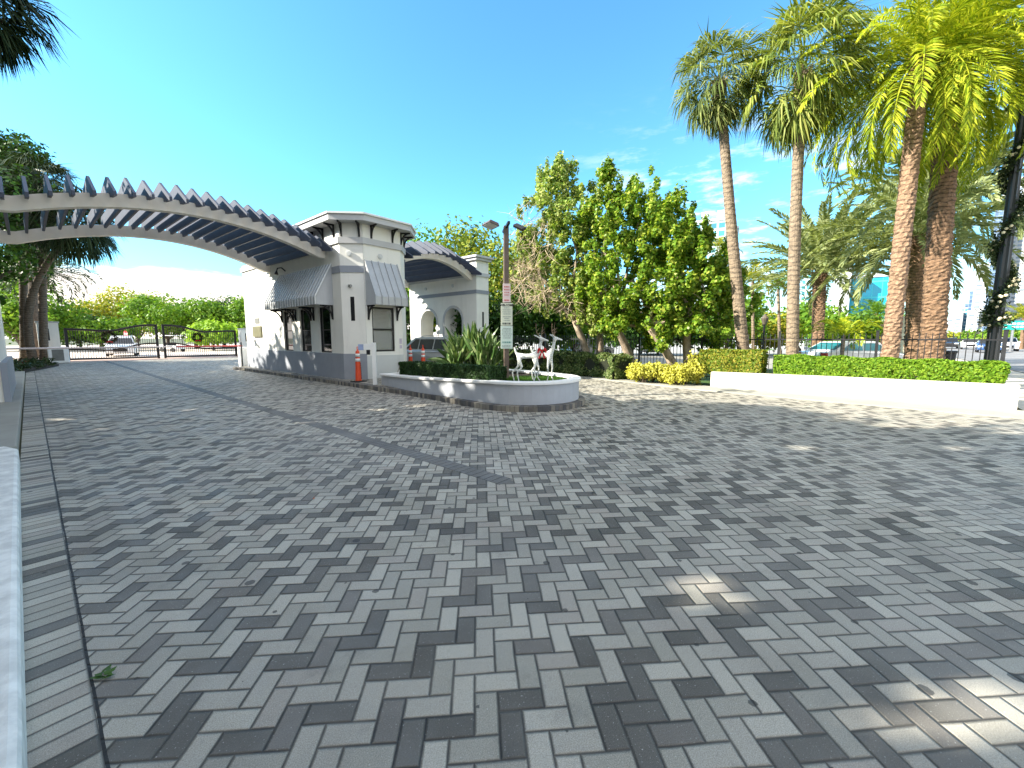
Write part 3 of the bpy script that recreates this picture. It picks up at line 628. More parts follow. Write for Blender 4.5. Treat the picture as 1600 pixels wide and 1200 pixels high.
# long awning and front awning, standing seams
def awning(a, b, z1, zf, zv, proj, axis, seam=0.17):
    """axis 'y': runs along Y at wall x=7.1; axis 'x': runs along X at wall y=13.2"""
    mb = MB(); th = 0.03
    f = (lambda u, d, zz: (7.1 - d, u, zz)) if axis == 'y' else (lambda u, d, zz: (u, 13.2 - d, zz))
    prof = [(0.0, z1), (proj, zf), (proj, zv)]
    for (d0, q0), (d1, q1) in zip(prof[:-1], prof[1:]):
        off = 0.02
        mb.add([f(a, d0, q0), f(b, d0, q0), f(b, d1, q1), f(a, d1, q1), f(a, max(0, d0 - off), q0 - off), f(b, max(0, d0 - off), q0 - off), f(b, d1 - off, q1 - (off if q1 == zf else 0)), f(a, d1 - off, q1 - (off if q1 == zf else 0))],
               [(0, 1, 2, 3), (7, 6, 5, 4), (0, 4, 5, 1), (3, 2, 6, 7), (0, 3, 7, 4), (1, 5, 6, 2)])
    for u in (a, b - 0.012):
        mb.add([f(u, 0, z1 - .01), f(u, proj - .01, zf - .01), f(u, proj - .01, zv), f(u, 0, zv), f(u + .012, 0, z1 - .01), f(u + .012, proj - .01, zf - .01), f(u + .012, proj - .01, zv), f(u + .012, 0, zv)],
               [(0, 1, 2, 3), (7, 6, 5, 4), (0, 4, 5, 1), (1, 5, 6, 2), (2, 6, 7, 3), (3, 7, 4, 0)])
    o = G(mb, 'awning', AWN); sm = MB(); u = a
    while u <= b + .001:
        for (d0, q0), (d1, q1) in zip(prof[:-1], prof[1:]):
            e = 0.028; w = 0.018 if axis == 'y' else 0.012
            n = (e, e) if q1 == zf else (e, 0)
            sm.add([f(u - w, d0, q0 + .001), f(u + w, d0, q0 + .001), f(u + w, d1 + .002, q1), f(u - w, d1 + .002, q1), f(u - w, d0 + n[0], q0 + n[1]), f(u + w, d0 + n[0], q0 + n[1]), f(u + w, d1 + n[0], q1 + n[1] * (q1 == zf)), f(u - w, d1 + n[0], q1 + n[1] * (q1 == zf))],
                   [(4, 5, 6, 7), (0, 1, 5, 4), (1, 2, 6, 5), (2, 3, 7, 6), (3, 0, 4, 7)])
        u += seam
    s_ = G(sm, 'seam', SEAM if axis == 'y' else AWN, o); return o
a1 = awning(14.35, 18.95, 4.15, 2.98, 2.72, 0.62, 'y', 0.23)
for yy in (14.4, 15.9, 16.15, 17.5, 17.75, 18.9): bracket(7.1, yy, -1, 0, 2.72, 0.5, 0.45, parent=a1)
a2 = awning(7.70, 8.98, 4.22, 2.98, 2.70, 0.60, 'x', 0.256)
for xx in (7.76, 8.92): bracket(xx, 13.2, 0, -1, 2.70, 0.5, 0.42, parent=a2)
# windows
for (y0, y1) in wins:
    fr = MB(); t_ = 0.05
    for q in ((y0, y0 + t_), (y1 - t_, y1)): fr.box((7.16, q[0], zs[0]), (7.22, q[1], zs[1]))
    fr.box((7.16, y0 + t_, zs[0]), (7.22, y1 - t_, zs[0] + t_)); fr.box((7.16, y0 + t_, zs[1] - t_), (7.22, y1 - t_, zs[1])); fr.box((7.165, y0 + t_, 1.85), (7.215, y1 - t_, 1.88))
    w = G(fr, 'window', BLACK); G(MB().box((7.185, y0 + t_, zs[0] + t_), (7.195, y1 - t_, zs[1] - t_)), 'pane', GLASS, w)
fr = MB(); t_ = 0.06
for q in ((wx[0], wx[0] + t_), (wx[1] - t_, wx[1])): fr.box((q[0], 13.24, wz[0]), (q[1], 13.30, wz[1]))
fr.box((wx[0] + t_, 13.24, wz[0]), (wx[1] - t_, 13.30, wz[0] + t_)); fr.box((wx[0] + t_, 13.24, wz[1] - t_), (wx[1] - t_, 13.30, wz[1])); fr.box((wx[0] + t_, 13.235, 1.84), (wx[1] - t_, 13.295, 1.90))
w = G(fr, 'window', BLACK)
GL2 = NT('window_glass'); GL2.b.inputs['Base Color'].default_value = (.5, .52, .5, 1); GL2.b.inputs['Roughness'].default_value = 0.03; GL2.b.inputs['Alpha'].default_value = 0.35; GL2 = GL2.m
G(MB().box((wx[0] + t_, 13.262, wz[0] + t_), (wx[1] - t_, 13.268, wz[1] - t_)), 'pane', GL2, w)
bl = MB()
k = 0
while wz[0] + .07 + k * .045 < wz[1] - .07: bl.box((wx[0] + .07, 13.33, wz[0] + .07 + k * .045), (wx[1] - .07, 13.352, wz[0] + .10 + k * .045)); k += 1
G(bl, 'blinds', mat('blind_slats', lin((190, 192, 180)), .6, var=.05), w)
G(MB().box((wx[0], 13.36, wz[0]), (wx[1], 13.38, wz[1])), 'unlit_room_sheet', mat('unlit_interior', (.05, .05, .05), .9), w)  # dark sheet behind the blinds stands in for the unlit room
# slot, camera, medallions, plates, light
def on_chamfer(q, out, zz): return (7.1 + .55 * q - .7071 * out, 13.75 - .55 * q - .7071 * out, zz)
def chamfer_box(q0, q1, o0, o1, z0, z1):
    mb = MB(); P = [on_chamfer(q, o_, zz) for zz in (z0, z1) for q, o_ in ((q0, o0), (q1, o0), (q1, o1), (q0, o1))]
    return mb.add(P, [(3, 2, 1, 0), (4, 5, 6, 7), (0, 1, 5, 4), (1, 2, 6, 5), (2, 3, 7, 6), (3, 0, 4, 7)])
G(chamfer_box(.38, .55, .004, -.001, 2.16, 2.98), 'wall_slot', BLACK)
mb = MB(); c0 = on_chamfer(.4, 0.0, 3.35); c1 = on_chamfer(.4, .12, 3.33); mb.tube([c0, c1], [0.06, 0.045], 12); G(mb, 'security_camera', ALU)
def disc(c, nrm_, r, name='medallion'):
    mb = MB(); c = Vector(c); nrm_ = Vector(nrm_); mb.tube([c, c + nrm_ * .035], r, 20); mb.tube([c + nrm_ * .035, c + nrm_ * .05], r * .6, 20); return G(mb, name, WALLG)
disc(on_chamfer(.42, 0, 4.42), (-.7071, -.7071, 0), 0.09); disc((8.3, 13.2, 4.42), (0, -1, 0), 0.09)
G(MB().box((7.075, 21.6, 2.25), (7.098, 22.15, 2.5)), 'wall_plate', mat('plate_grey', lin((120, 122, 118)), .5))
G(MB().box((7.03, 21.35, 1.62), (7.098, 22.4, 2.12)), 'wall_plate', mat('plate_olive', lin((128, 126, 100)), .4, metal=.3))
mb = MB(); mb.tube([(7.1, 18.3, 4.3), (6.95, 18.3, 4.42), (6.8, 18.3, 4.38), (6.76, 18.3, 4.25)], .025, 6); mb.tube([(6.76, 18.3, 4.26), (6.74, 18.3, 4.12)], [.03, .08], 10); G(mb, 'wall_lamp', BLACK)
mb = MB(); mb.tube([(8.95, 13.17, .62), (8.95, 13.08, .62)], .06, 10); mb.tube([(8.95, 13.10, .6), (8.7, 12.95, .3), (8.3, 12.9, .14)], .01, 6); G(mb, 'hose_tap', mat('brass', lin((140, 120, 95)), .5, metal=.6))
mb = MB(); mb.box((9.0, 13.19, 1.35), (9.1, 13.199, 1.55)); mb.box((9.0, 13.19, 1.18), (9.1, 13.199, 1.3)); G(mb, 'notice', mat('notice_lilac', lin((200, 190, 205)), .6))

# ------------------------------------------------------------------ PERGOLAS over both lanes
def pergola(label, x0, x1, seed, n, mid, hw):
    t = thing('pergola', label, 'pergola', (x0, 14.85, 0)); ox, oy = x0, 14.85
    def low(x, back): 
        q = max(0.0, 1 - ((x - mid) / hw) ** 2); return (4.42 + .74 * q) if back else (4.38 + .66 * q)
    for back, yc, dep in ((False, 14.85, .33), (True, 20.0, .35)):
        mb = MB(); N = 36; xs = [x0 + (x1 - x0) * i / N for i in range(N + 1)]
        lo = [(x, low(x, back)) for x in xs]; up = [(x, low(x, back) + dep) for x in xs]
        V_ = []; F_ = []
        for i, x in enumerate(xs):
            for yy in (yc - oy - .13, yc - oy + .13):
                V_ += [(x - ox, yy, lo[i][1]), (x - ox, yy, up[i][1])]
        for i in range(N):
            a = i * 4; c = a + 4
            F_ += [(a, c, c + 1, a + 1), (a + 2, a + 3, c + 3, c + 2), (a, a + 2, c + 2, c), (a + 1, c + 1, c + 3, a + 3)]
        F_ += [(0, 1, 3, 2), (N * 4, N * 4 + 2, N * 4 + 3, N * 4 + 1)]
        mb.add(V_, F_); mb.build('beam', BEAM, t)
    rg = random.Random(seed)
    for i in range(n):
        x = x0 + 0.16 + (x1 - x0 - .32) * i / (n - 1); zf = low(x, False) + .33; zb = low(x, True) + .35
        sl = (zb - zf) / (20.0 - 14.85)
        def Z(y): return zf + (y - 14.85) * sl
        h = .30 + rg.uniform(-.012, .012)
        prof = [(13.95, Z(13.95) - .20), (13.95, Z(13.95) - .10), (15.0, Z(15.0) + h + .17), (16.2, Z(16.2) + h + .02), (20.25, Z(20.25) + h), (20.75, Z(20.75) - .12), (20.22, Z(20.22) - .10), (20.2, Z(20.2) - .02), (19.8, Z(19.8) - .02), (19.78, Z(19.78) - .12), (15.07, Z(15.07) - .12), (15.05, Z(15.05) - .02), (14.65, Z(14.65) - .02), (14.62, Z(14.62) - .12)]
        mb = MB(); mb.sweep([(y - oy, zz) for y, zz in prof], 'x', x - ox - .03, x - ox + .03); mb.build('rafter', RAFT, t)
    return t
pergola('arched cream beams with blue-grey rafters spanning the left driveway lane', -0.62, 7.1, 3, 22, 3.42, 3.45)
pergola('smaller arched pergola between the guardhouse and the right gate tower', 9.7, 14.3, 4, 12, 12.0, 2.18)

# ------------------------------------------------------------------ gate towers at both ends
def tower(label, side, x_in, arches):
    """side +1: stands to the right of its lane, inner face at x_in"""
    t = thing('gate_tower', label, 'gate tower', (x_in, 14.45, 0)); s = side; oy = 14.45
    prof = [(0, 0)]; y0, y1 = 0.0, 5.4
    for (a0, a1, sp) in arches:
        r = (a1 - a0) / 2; prof.append((a0, 0)); prof += [((a0 + a1) / 2 - r * math.cos(R(k)), sp + r * math.sin(R(k))) for k in range(0, 181, 15)]; prof.append((a1, 0))
    prof += [(y1, 0), (y1, 4.72), (0, 4.72)]
    mb = MB(); mb.sweep(prof, 'x', 0, s * .85); mb.build('wall', WALL, t)
    MB().box((min(-.03 * s, .88 * s), -.03, 3.30 - .0), (max(-.03 * s, .88 * s), 5.43, 3.42)).build('band', BAND, t) if False else None
    for z0, z1, o_, m_ in ((3.72, 3.90, .02, BAND), (4.55, 4.72, .05, TRIM)):
        mb = MB(); mb.box((min(-o_ * s, -.001 * s), -.0, z0), (max(-o_ * s, -.001 * s), y1, z1)); mb.box((min(-o_ * s, (.85 + o_) * s), -o_, z0), (max(-o_ * s, (.85 + o_) * s), -.001, z1)); mb.build('band', m_, t)
    mb = MB(); mb.box((min(0, .85 * s), 0, 4.721), (max(0, .85 * s), 1.0, 5.3)); mb.build('pier', WALL, t)
    mb = MB(); mb.box((min(-.12 * s, .97 * s), -.12, 5.301), (max(-.12 * s, .97 * s), 1.12, 5.42)); mb.box((min(-.2 * s, 1.05 * s), -.2, 5.421), (max(-.2 * s, 1.05 * s), 1.2, 5.52)); mb.build('cap', TRIM, t)
    mb = MB(); mb.box((min(.38 * s, .5 * s), -.004, 2.1), (max(.38 * s, .5 * s), .002, 2.85)); mb.build('wall_slot', BLACK, t)
    for yy in (1.7, 3.9):
        mb = MB(); mb.tube([(-.0 * s, yy, 4.22), (-.05 * s, yy, 4.22)], .085, 18); mb.build('medallion', WALLG, t)
    for (a0, a1, sp) in arches:
        r = (a1 - a0) / 2; c = (a0 + a1) / 2; mb = MB()
        pts = [(a0, 0.0)] + [(c - r * math.cos(R(k)), sp + r * math.sin(R(k))) for k in range(0, 181, 12)] + [(a1, 0.0)]
        r2 = r + .13; pto = [(c - r2, 0.0)] + [(c - r2 * math.cos(R(k)), sp + r2 * math.sin(R(k))) for k in range(0, 181, 12)] + [(c + r2, 0.0)]
        for i in range(len(pts) - 1):
            q = [pts[i], pts[i + 1], pto[i + 1], pto[i]]
            mb.add([(-.001 * s, y, zz) for y, zz in q] + [(-.025 * s, y, zz) for y, zz in q], [(0, 1, 2, 3), (7, 6, 5, 4), (0, 4, 5, 1), (1, 5, 6, 2), (2, 6, 7, 3), (3, 7, 4, 0)])
        mb.build('arch_trim', TRIM, t)
    return t
tower('white gate tower with two arched openings beyond the parked car', 1, 14.3, [(1.05, 2.4, 2.42), (3.05, 4.4, 2.38)])
tl_ = tower('left gate tower cut by the photo edge under the big arch', -1, -0.46, [])
MB().box((0.0, -.04, 0), (.10, 5.44, 1.02)).build('wainscot', BAND, tl_)

# ------------------------------------------------------------------ PLANTER and what grows in it
def rimz(x, y): return 0.625 - max(0, min(1, (y - 6.2) / 5)) * 0.155
pl_o = [(6.98, 11.25), (6.62, 9.0)] + arc(7.85, 6.25, 1.30, 180, 345, 22) + [(9.85, 7.6), (10.35, 9.2), (10.2, 11.25)]
def inset(poly, d):
    n = len(poly); out = []
    for i in range(n):
        p0, p1, p2 = Vector(poly[i - 1]), Vector(poly[i]), Vector(poly[(i + 1) % n]); e1 = (p1 - p0).normalized(); e2 = (p2 - p1).normalized()
        nn = Vector((-e1.y - e2.y, e1.x + e2.x)).normalized(); k = d / max(.4, nn.dot(Vector((-e1.y, e1.x)))); out.append(tuple(p1 + nn * k))
    return out
plt = thing('planter', 'long curved planter with grey wall and white coping, rounded nose towards the viewer', 'planter', (8.3, 8, 0))
def PL(mb, name, m, **k):
    mb.v = [(x - 8.3, y - 8, zz) for x, y, zz in mb.v]; return mb.build(name, m, plt, **k)
PL(MB().ring_prism(pl_o, inset(pl_o, .18), 0.127, lambda x, y: rimz(x, y) - .062), 'wall', mat('planter_grey', lin((172, 176, 182)), .85, var=.04, bump=.2, bs=100, bd=.004, dirt=.2))
PL(MB().ring_prism(inset(pl_o, -.05), inset(pl_o, .24), lambda x, y: rimz(x, y) - .06, rimz), 'coping', WHITE, bevel=.01)
PL(MB().prism(inset(pl_o, .2), .13, lambda x, y: rimz(x, y) - .09), 'soil', SOIL)
def hedge_box(name, label, pts, w, z0, z1, leafm, seed, size=0.028, dens=2600, group=None, cat='hedge', wob=0.03, tri=0.15):
    """clipped hedge following a centre line; leaf cards on a rounded box skin over a dark core"""
    rng = np.random.default_rng(seed); P = []; Nn = []; X0, Y0 = pts[0]
    tot = sum(math.dist(a, c) for a, c in zip(pts[:-1], pts[1:]))
    zz0 = z0 if callable(z0) else (lambda q: z0); zz1 = z1 if callable(z1) else (lambda q: z1)
    core = MB(); acc = 0
    for si, (a, c) in enumerate(zip(pts[:-1], pts[1:])):
        L = math.dist(a, c); dx, dy = (c[0] - a[0]) / L, (c[1] - a[1]) / L; nx, ny = -dy, dx
        for face in ('top', 'left', 'right', 'end0', 'end1'):
            if (face == 'end0' and si > 0) or (face == 'end1' and si < len(pts) - 2): continue
            h = zz1(acc) - zz0(acc); area = {'top': L * w, 'left': L * h, 'right': L * h, 'end0': w * h, 'end1': w * h}[face]; n = int(area * dens)
            u = rng.uniform(0, L, n); v = rng.uniform(-w / 2, w / 2, n); q = (acc + u) / tot; zb = np.array([zz0(x) for x in q * tot]); zt = np.array([zz1(x) for x in q * tot])
            r = rng.uniform(0, 1, n); zz = zb + (zt - zb) * r; nn = np.zeros((n, 3))
            if face == 'top': zz = zt; nn[:, 2] = 1
            elif face == 'left': v = np.full(n, w / 2); nn[:, 0] = nx; nn[:, 1] = ny
            elif face == 'right': v = np.full(n, -w / 2); nn[:, 0] = -nx; nn[:, 1] = -ny
            elif face == 'end0': u = np.zeros(n); nn[:, 0] = -dx; nn[:, 1] = -dy
            else: u = np.full(n, L); nn[:, 0] = dx; nn[:, 1] = dy
            if face != 'top': v = v * 1.0
            Pp = np.stack([a[0] + dx * u + nx * v - X0, a[1] + dy * u + ny * v - Y0, zz], 1)
            wobble = wob * (np.sin(Pp[:, 0] * 5 + seed) + np.sin(Pp[:, 1] * 7) + np.sin(Pp[:, 2] * 9)) * .5 - np.abs(rng.normal(0, .03, n))
            P.append(Pp + nn * wobble[:, None]); Nn.append(nn)
        e = .055
        core.add([(a[0] - X0 + nx * s * (w / 2 - e) + dx * (e if si == 0 else 0), a[1] - Y0 + ny * s * (w / 2 - e) + dy * (e if si == 0 else 0), zz) for s, zz in ((-1, zz0(acc)), (1, zz0(acc)), (1, zz1(acc) - e), (-1, zz1(acc) - e))] +
                 [(c[0] - X0 + nx * s * (w / 2 - e) - dx * e, c[1] - Y0 + ny * s * (w / 2 - e) - dy * e, zz) for s, zz in ((-1, zz0(acc + L)), (1, zz0(acc + L)), (1, zz1(acc + L) - e), (-1, zz1(acc + L) - e))],
                 [(0, 1, 2, 3), (7, 6, 5, 4), (0, 4, 5, 1), (1, 5, 6, 2), (2, 6, 7, 3), (3, 7, 4, 0)])
        acc += L
    t = thing(name, label, cat, (X0, Y0, 0), 0, group); P = np.concatenate(P); Nn = np.concatenate(Nn)
    quads_mesh('foliage', leaf_cards(P, size, rng, .62, 0, Nn * 1.1), leafm, t)
    core.build('dark_core', mat('hedge_core', (.012, .016, .006), 1, var=.4, vs=20), t); return t  # near-black block inside the leaves stands in for the hedge's inner shade
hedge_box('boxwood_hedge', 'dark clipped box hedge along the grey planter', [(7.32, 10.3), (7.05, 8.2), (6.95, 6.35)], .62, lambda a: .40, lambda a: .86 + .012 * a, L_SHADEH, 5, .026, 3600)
def grass_patch(name, poly_pts, rng_seed, n, hgt, m, label, cx, cy, r, zf, cat='grass'):
    rng = np.random.default_rng(rng_seed); a = rng.uniform(0, 2 * math.pi, n); q = np.sqrt(rng.uniform(0, 1, n)) * r
    P = np.stack([cx + np.cos(a) * q, cy + np.sin(a) * q, np.zeros(n)], 1); P[:, 2] = [zf(x, y) for x, y in P[:, :2]]
    D = unit(np.stack([rng.normal(0, .5, n), rng.normal(0, .5, n), np.ones(n)], 1)) * (hgt * rng.uniform(.5, 1.2, n))[:, None]
    W = unit(rng.normal(size=(n, 3)) * np.array([1, 1, .1])) * .006
    o = quads_mesh(name, np.stack([P - W, P + W, P + D + W * .2, P + D - W * .2], 1), m); tag(o, label, cat, kind='stuff'); return o
grass_patch('grass', None, 3, 9000, .06, leafmat('blade_green', [(.03, .09, .015), (.06, .15, .02), (.09, .19, .03)], .3), 'short green grass at the rounded end of the planter', 7.85, 6.2, .98, lambda x, y: rimz(x, y) - .09)

def strap_plant(label, X, Y, Z, n, L, seed, flowers=0, lean=.9):
    rng = np.random.default_rng(seed); t = thing('bird_of_paradise', label, 'plant', (X, Y, Z), 0, 'strap-leaved plants in the planter'); Q = []; st = MB()
    for i in range(n):
        az = rng.uniform(0, 2 * math.pi); tilt = abs(rng.normal(.28, .22)) * lean; h = L * rng.uniform(.6, 1.1); d = np.array([math.cos(az), math.sin(az), 0])
        base = np.array([rng.normal(0, .12), rng.normal(0, .12), 0]); p = [base]; e = math.pi / 2 - tilt * .4
        for k in range(8): e -= tilt * .13 + (.02 if k > 5 else 0); p.append(p[-1] + (d * math.cos(e) + np.array([0, 0, math.sin(e)])) * h / 8)
        st.tube([tuple(v) for v in p[:6]], [.012, .011, .01, .009, .008, .006], 4, cap=False)
        side = unit(np.cross(p[-1] - p[4], rng.normal(size=3)))
        wd = [0, .03, .055, .055, .04, .002]
        bl_ = p[3:9]; up = unit(np.cross(side, p[-1] - p[3]))
        for k in range(5):
            for sg in (-1, 1):
                Q.append([bl_[k], bl_[k + 1], bl_[k + 1] + side * sg * wd[k + 1] * 1.25 + up * wd[k + 1] * .5, bl_[k] + side * sg * wd[k] * 1.25 + up * wd[k] * .5])
    quads_mesh('leaves', np.array(Q), L_STREL, t); st.build('stalks', L_STREL, t)
    for k in range(flowers):
        mb = MB(); a = rng.uniform(0, 6.28); c = Vector((rng.uniform(-.3, .3), rng.uniform(-.3, .3), L * .62)); mb.tube([(0, 0, 0), c], [.01, .008], 5)
        for j in range(5): mb.tube([c, c + Vector((math.cos(a + j * .5) * .12, math.sin(a + j * .5) * .12, .1 + .02 * j))], [.02, .002], 4)
        mb.build('flower', mat('flower_orange', (.7, .2, .02), .5), t)
    return t
strap_plant('bird of paradise clump with an orange flower beside the traffic cones', 8.75, 9.75, .42, 46, 1.25, 21, 1, 1.2)
strap_plant('tallest bird of paradise clump in the middle of the planter', 8.75, 9.05, .43, 64, 1.6, 22)
strap_plant('bird of paradise clump just left of the sign pole', 8.25, 7.95, .45, 50, 1.25, 23)
strap_plant('low bird of paradise clump behind the sign pole', 9.2, 8.6, .44, 44, 1.2, 24, 0, 1.5)
strap_plant('bird of paradise clump leaning left near the car rear', 8.35, 9.2, .44, 40, 1.15, 25, 0, 1.6)

# light pole with signs, inside the planter
pz = .40
pole = thing('light_pole', 'brown square light pole carrying three signs, rising from the planter', 'light pole', (6.98 + .95, 6.95, pz), R(-40))
MB().box((-.062, -.062, 0), (.062, .062, 3.93)).build('post', WOODP, pole, bevel=.008)
mb = MB(); mb.box((-.03, -.45, 3.87), (.03, .45, 3.93)); mb.build('arm', BLACK, pole)
def lamp_head(a):
    mb = MB(); mb.prism([(-.17, -.28), (.17, -.28), (.17, .28), (-.17, .28)], 0, .09, top=[(-.13, -.24), (.13, -.24), (.13, .24), (-.13, .24)]); h = mb.build('lamp_head', mat('lamp_brown', lin((92, 78, 70)), .5), pole); h.location = (-.46 * a, .16 * a, 3.95); h.rotation_euler = (0, R(14 * a), R(20)); h.scale = (.85, .8, .85); h.location = (-.38 * a, .1 * a, 3.94)
    g = MB().box((-.14, -.24, -.012), (.14, .24, -.001)).build('lens', LAMP, h)
lamp_head(1)
mb = MB(); mb.prism([(-.07, -.16), (.07, -.16), (.07, .16), (-.07, .16)], 0, .07); h2 = mb.build('floodlight', BLACK, pole, bevel=.01); h2.location = (.32, -.1, 3.86); h2.rotation_euler = (R(30), R(-25), R(30))
pole_front = thing  # (signs face the street, i.e. -Y in the pole's own frame turned to the lane)
def sign_board(z0, z1, w, m, lines, dx=0.0):
    s = MB(); s.box((-w / 2 + dx, -.098, z0), (w / 2 + dx, -.078, z1)); sg = s.build('sign', m, pole)
    for zz, h, ww, txt, mm in lines:
        if txt:
            lettering(txt, h * 1.35, mm, sg, (dx, -.1005, zz), .0035)
        else:
            rg = random.Random(int(zz * 1000)); b = MB(); x = -ww / 2 + dx
            while x < ww / 2 + dx:
                q = rg.uniform(.012, .035); b.box((x, -.1005, zz - h / 2), (min(x + q, ww / 2 + dx), -.0985, zz + h / 2)); x += q + .012
            b.build('small_print', mm, sg)
INK = mat('ink_black', (.02, .02, .02), .6); INKR = mat('ink_red', (.5, .06, .06), .6); INKG = mat('ink_grey', (.22, .25, .24), .6); INKT = mat('ink_teal', (.05, .22, .2), .6)
CREAM = mat('sign_cream', lin((214, 218, 196)), .5, var=.04, dirt=.1); PINKS = mat('sign_pink_white', lin((224, 204, 200)), .5, var=.03); PALES = mat('sign_pale_green', lin((206, 222, 210)), .5, var=.03)
sign_board(2.06, 2.52, .19, PINKS, [(2.44, .03, .13, None, INKR), (2.37, .03, .13, None, INKR), (2.30, .02, .12, None, INKR), (2.24, .02, .12, None, INKR), (2.11, .035, .13, None, INKR)])
sign_board(1.48, 2.04, .29, CREAM, [(1.985, .052, .27, 'WELCOME', INK), (1.92, .016, .12, None, INKG), (1.87, .018, .2, None, INKG), (1.82, .018, .22, None, INKG), (1.77, .018, .2, None, INKG), (1.70, .02, .2, None, INKG), (1.66, .02, .12, None, INKG), (1.61, .016, .16, None, INKG), (1.53, .045, .22, None, INK)])
sign_board(.90, 1.47, .30, PALES, [(1.41, .02, .2, None, INKG), (1.37, .02, .24, None, INKG), (1.32, .02, .22, None, INKG), (1.27, .02, .24, None, INKG), (1.22, .02, .2, None, INKG), (1.17, .02, .2, None, INKG), (1.06, .04, .22, None, INKT), (.97, .02, .24, None, INKG), (.94, .012, .2, None, INKG)])

# reindeer figures
DEERM = NT('white_yarn_frame'); v_ = DEERM.node('ShaderNodeTexVoronoi', feature='DISTANCE_TO_EDGE'); v_.inputs['Scale'].default_value = 26; DEERM.l.new(DEERM.obj(), v_.inputs[0])
DEERM.l.new(DEERM.mix(DEERM.rng(v_.outputs[0], .02, .16), lin((238, 238, 232)), lin((186, 190, 180))), DEERM.b.inputs['Base Color']); DEERM.bump(v_.outputs[0], .6, .01); DEERM.b.inputs['Roughness'].default_value = .7; DEERM = DEERM.m
def skin_mesh(name, chains, m, parent, sub=2):
    vs = []; es = []; rs = []; idx = {}
    for ch in chains:
        prev = None
        for p in ch:
            key = tuple(round(c, 4) for c in p[:3])
            if key not in idx: idx[key] = len(vs); vs.append(key); rs.append(p[3])
            i = idx[key]
            if prev is not None and prev != i: es.append((prev, i))
            prev = i
    me = bpy.data.meshes.new(name); me.from_pydata(vs, es, []); o = mesh_obj(name, me, m, parent)
    md = o.modifiers.new('skin', 'SKIN'); md.use_smooth_shade = True
    for i, sv in enumerate(me.skin_vertices[0].data): sv.radius = (rs[i] * .74, rs[i] * .74); sv.use_root = (i == 0)
    sb = o.modifiers.new('sub', 'SUBSURF'); sb.levels = sub; sb.render_levels = sub
    dg = bpy.context.evaluated_depsgraph_get(); me2 = bpy.data.meshes.new_from_object(o.evaluated_get(dg)); o.modifiers.clear(); o.data = me2
    if not me2.materials: me2.materials.append(m)
    return o
def deer(label, X, Y, Z, rz, head_turn, bow, s=1.0, walk=1):
    t = thing('reindeer_figure', label, 'reindeer figure', (X, Y, Z), rz, 'white reindeer figures', s)
    hip = (-.20, 0, .60, .085); rib = (-.02, 0, .585, .078); ch_ = (.17, 0, .62, .09); nk = (.24, 0, .74, .055); nk2 = (.27, 0, .88, .043)
    hx, hy = math.cos(head_turn), math.sin(head_turn)
    hd = (.285, 0, .97, .052); mz = (.285 + .10 * hx, .10 * hy, .945, .032); ns = (.285 + .17 * hx, .17 * hy, .925, .02)
    chains = [[rib, hip], [rib, ch_, nk, nk2, hd, mz, ns], [hip, (-.27, 0, .66, .03), (-.30, 0, .75, .03), (-.315, 0, .79, .01)]]
    w = walk
    for sy, f, b_ in ((.06, .10 * w, .10 * w), (-.06, -.06 * w, -.02 * w)):
        chains.append([ch_, (.17, sy, .50, .05), (.17 + f * .6, sy, .32, .026), (.17 + f * .2, sy, .14, .019), (.17 + f * .9, sy, .03, .018), (.20 + f * 1.0, sy, .01, .018)])
        chains.append([hip, (-.20, sy, .50, .06), (-.15 - b_ * .8, sy, .36, .035), (-.26 - b_, sy, .23, .022), (-.22 - b_, sy, .03, .018), (-.19 - b_, sy, .01, .018)])
    for sy in (-1, 1): chains.append([hd, (.27 - .02 * hx - hy * sy * .05, sy * .05 * hx, 1.0, .02), (.26 - .07 * hx - hy * sy * .11, sy * .11 * hx - .02 * hy, 1.04, .022), (.25 - .08 * hx - hy * sy * .14, sy * .14 * hx, 1.05, .004)])
    skin_mesh('body', chains, DEERM, t)
    mb = MB()
    for sy in (-1, 1):
        a = Vector((.275 - hy * sy * .03, sy * .03 * hx, 1.0)); o_ = Vector((-.05 * hx - hy * sy * .10, sy * .10 * hx, .12)); mb.tube([a, a + o_, a + o_ * 1.4 + Vector((.03, 0, .13))], [.008, .006, .003], 5)
        mb.tube([a + o_, a + o_ + Vector((.07 * hx, .07 * hy, .07))], [.006, .003], 5); mb.tube([a + o_ * .6, a + o_ * .6 + Vector((.06 * hx, .06 * hy, .05))], [.006, .003], 5)
    mb.build('antlers', mat('antler_brown', lin((150, 125, 100)), .7), t)
    if bow:
        mb = MB(); c = Vector((.30, -.055, .70))
        for sx in (-1, 1):
            for k in range(5):
                a0 = R(-40 + k * 20); mb.tube([c, c + Vector((sx * .05, -.02, .035 + .01 * k)), c + Vector((sx * .09, -.02, .055 - .022 * k))], [.006, .02, .016], 6)
            mb.tube([c, c + Vector((sx * .035, -.02, -.07)), c + Vector((sx * .06, -.02, -.15))], [.008, .018, .022], 6)
        mb.tube([c + Vector((0, 0, .02)), c - Vector((0, .01, .02))], .018, 8); mb.build('bow', RED, t)
    return t
dz = .54
deer('white reindeer figure with a red bow walking at the planter end', 7.36, 5.78, dz, R(-56), R(-25), True, 1.04)
deer('second white reindeer figure, bare necked, just behind the bowed one', 7.84, 5.72, dz, R(-80), R(35), False, 1.06, .6)

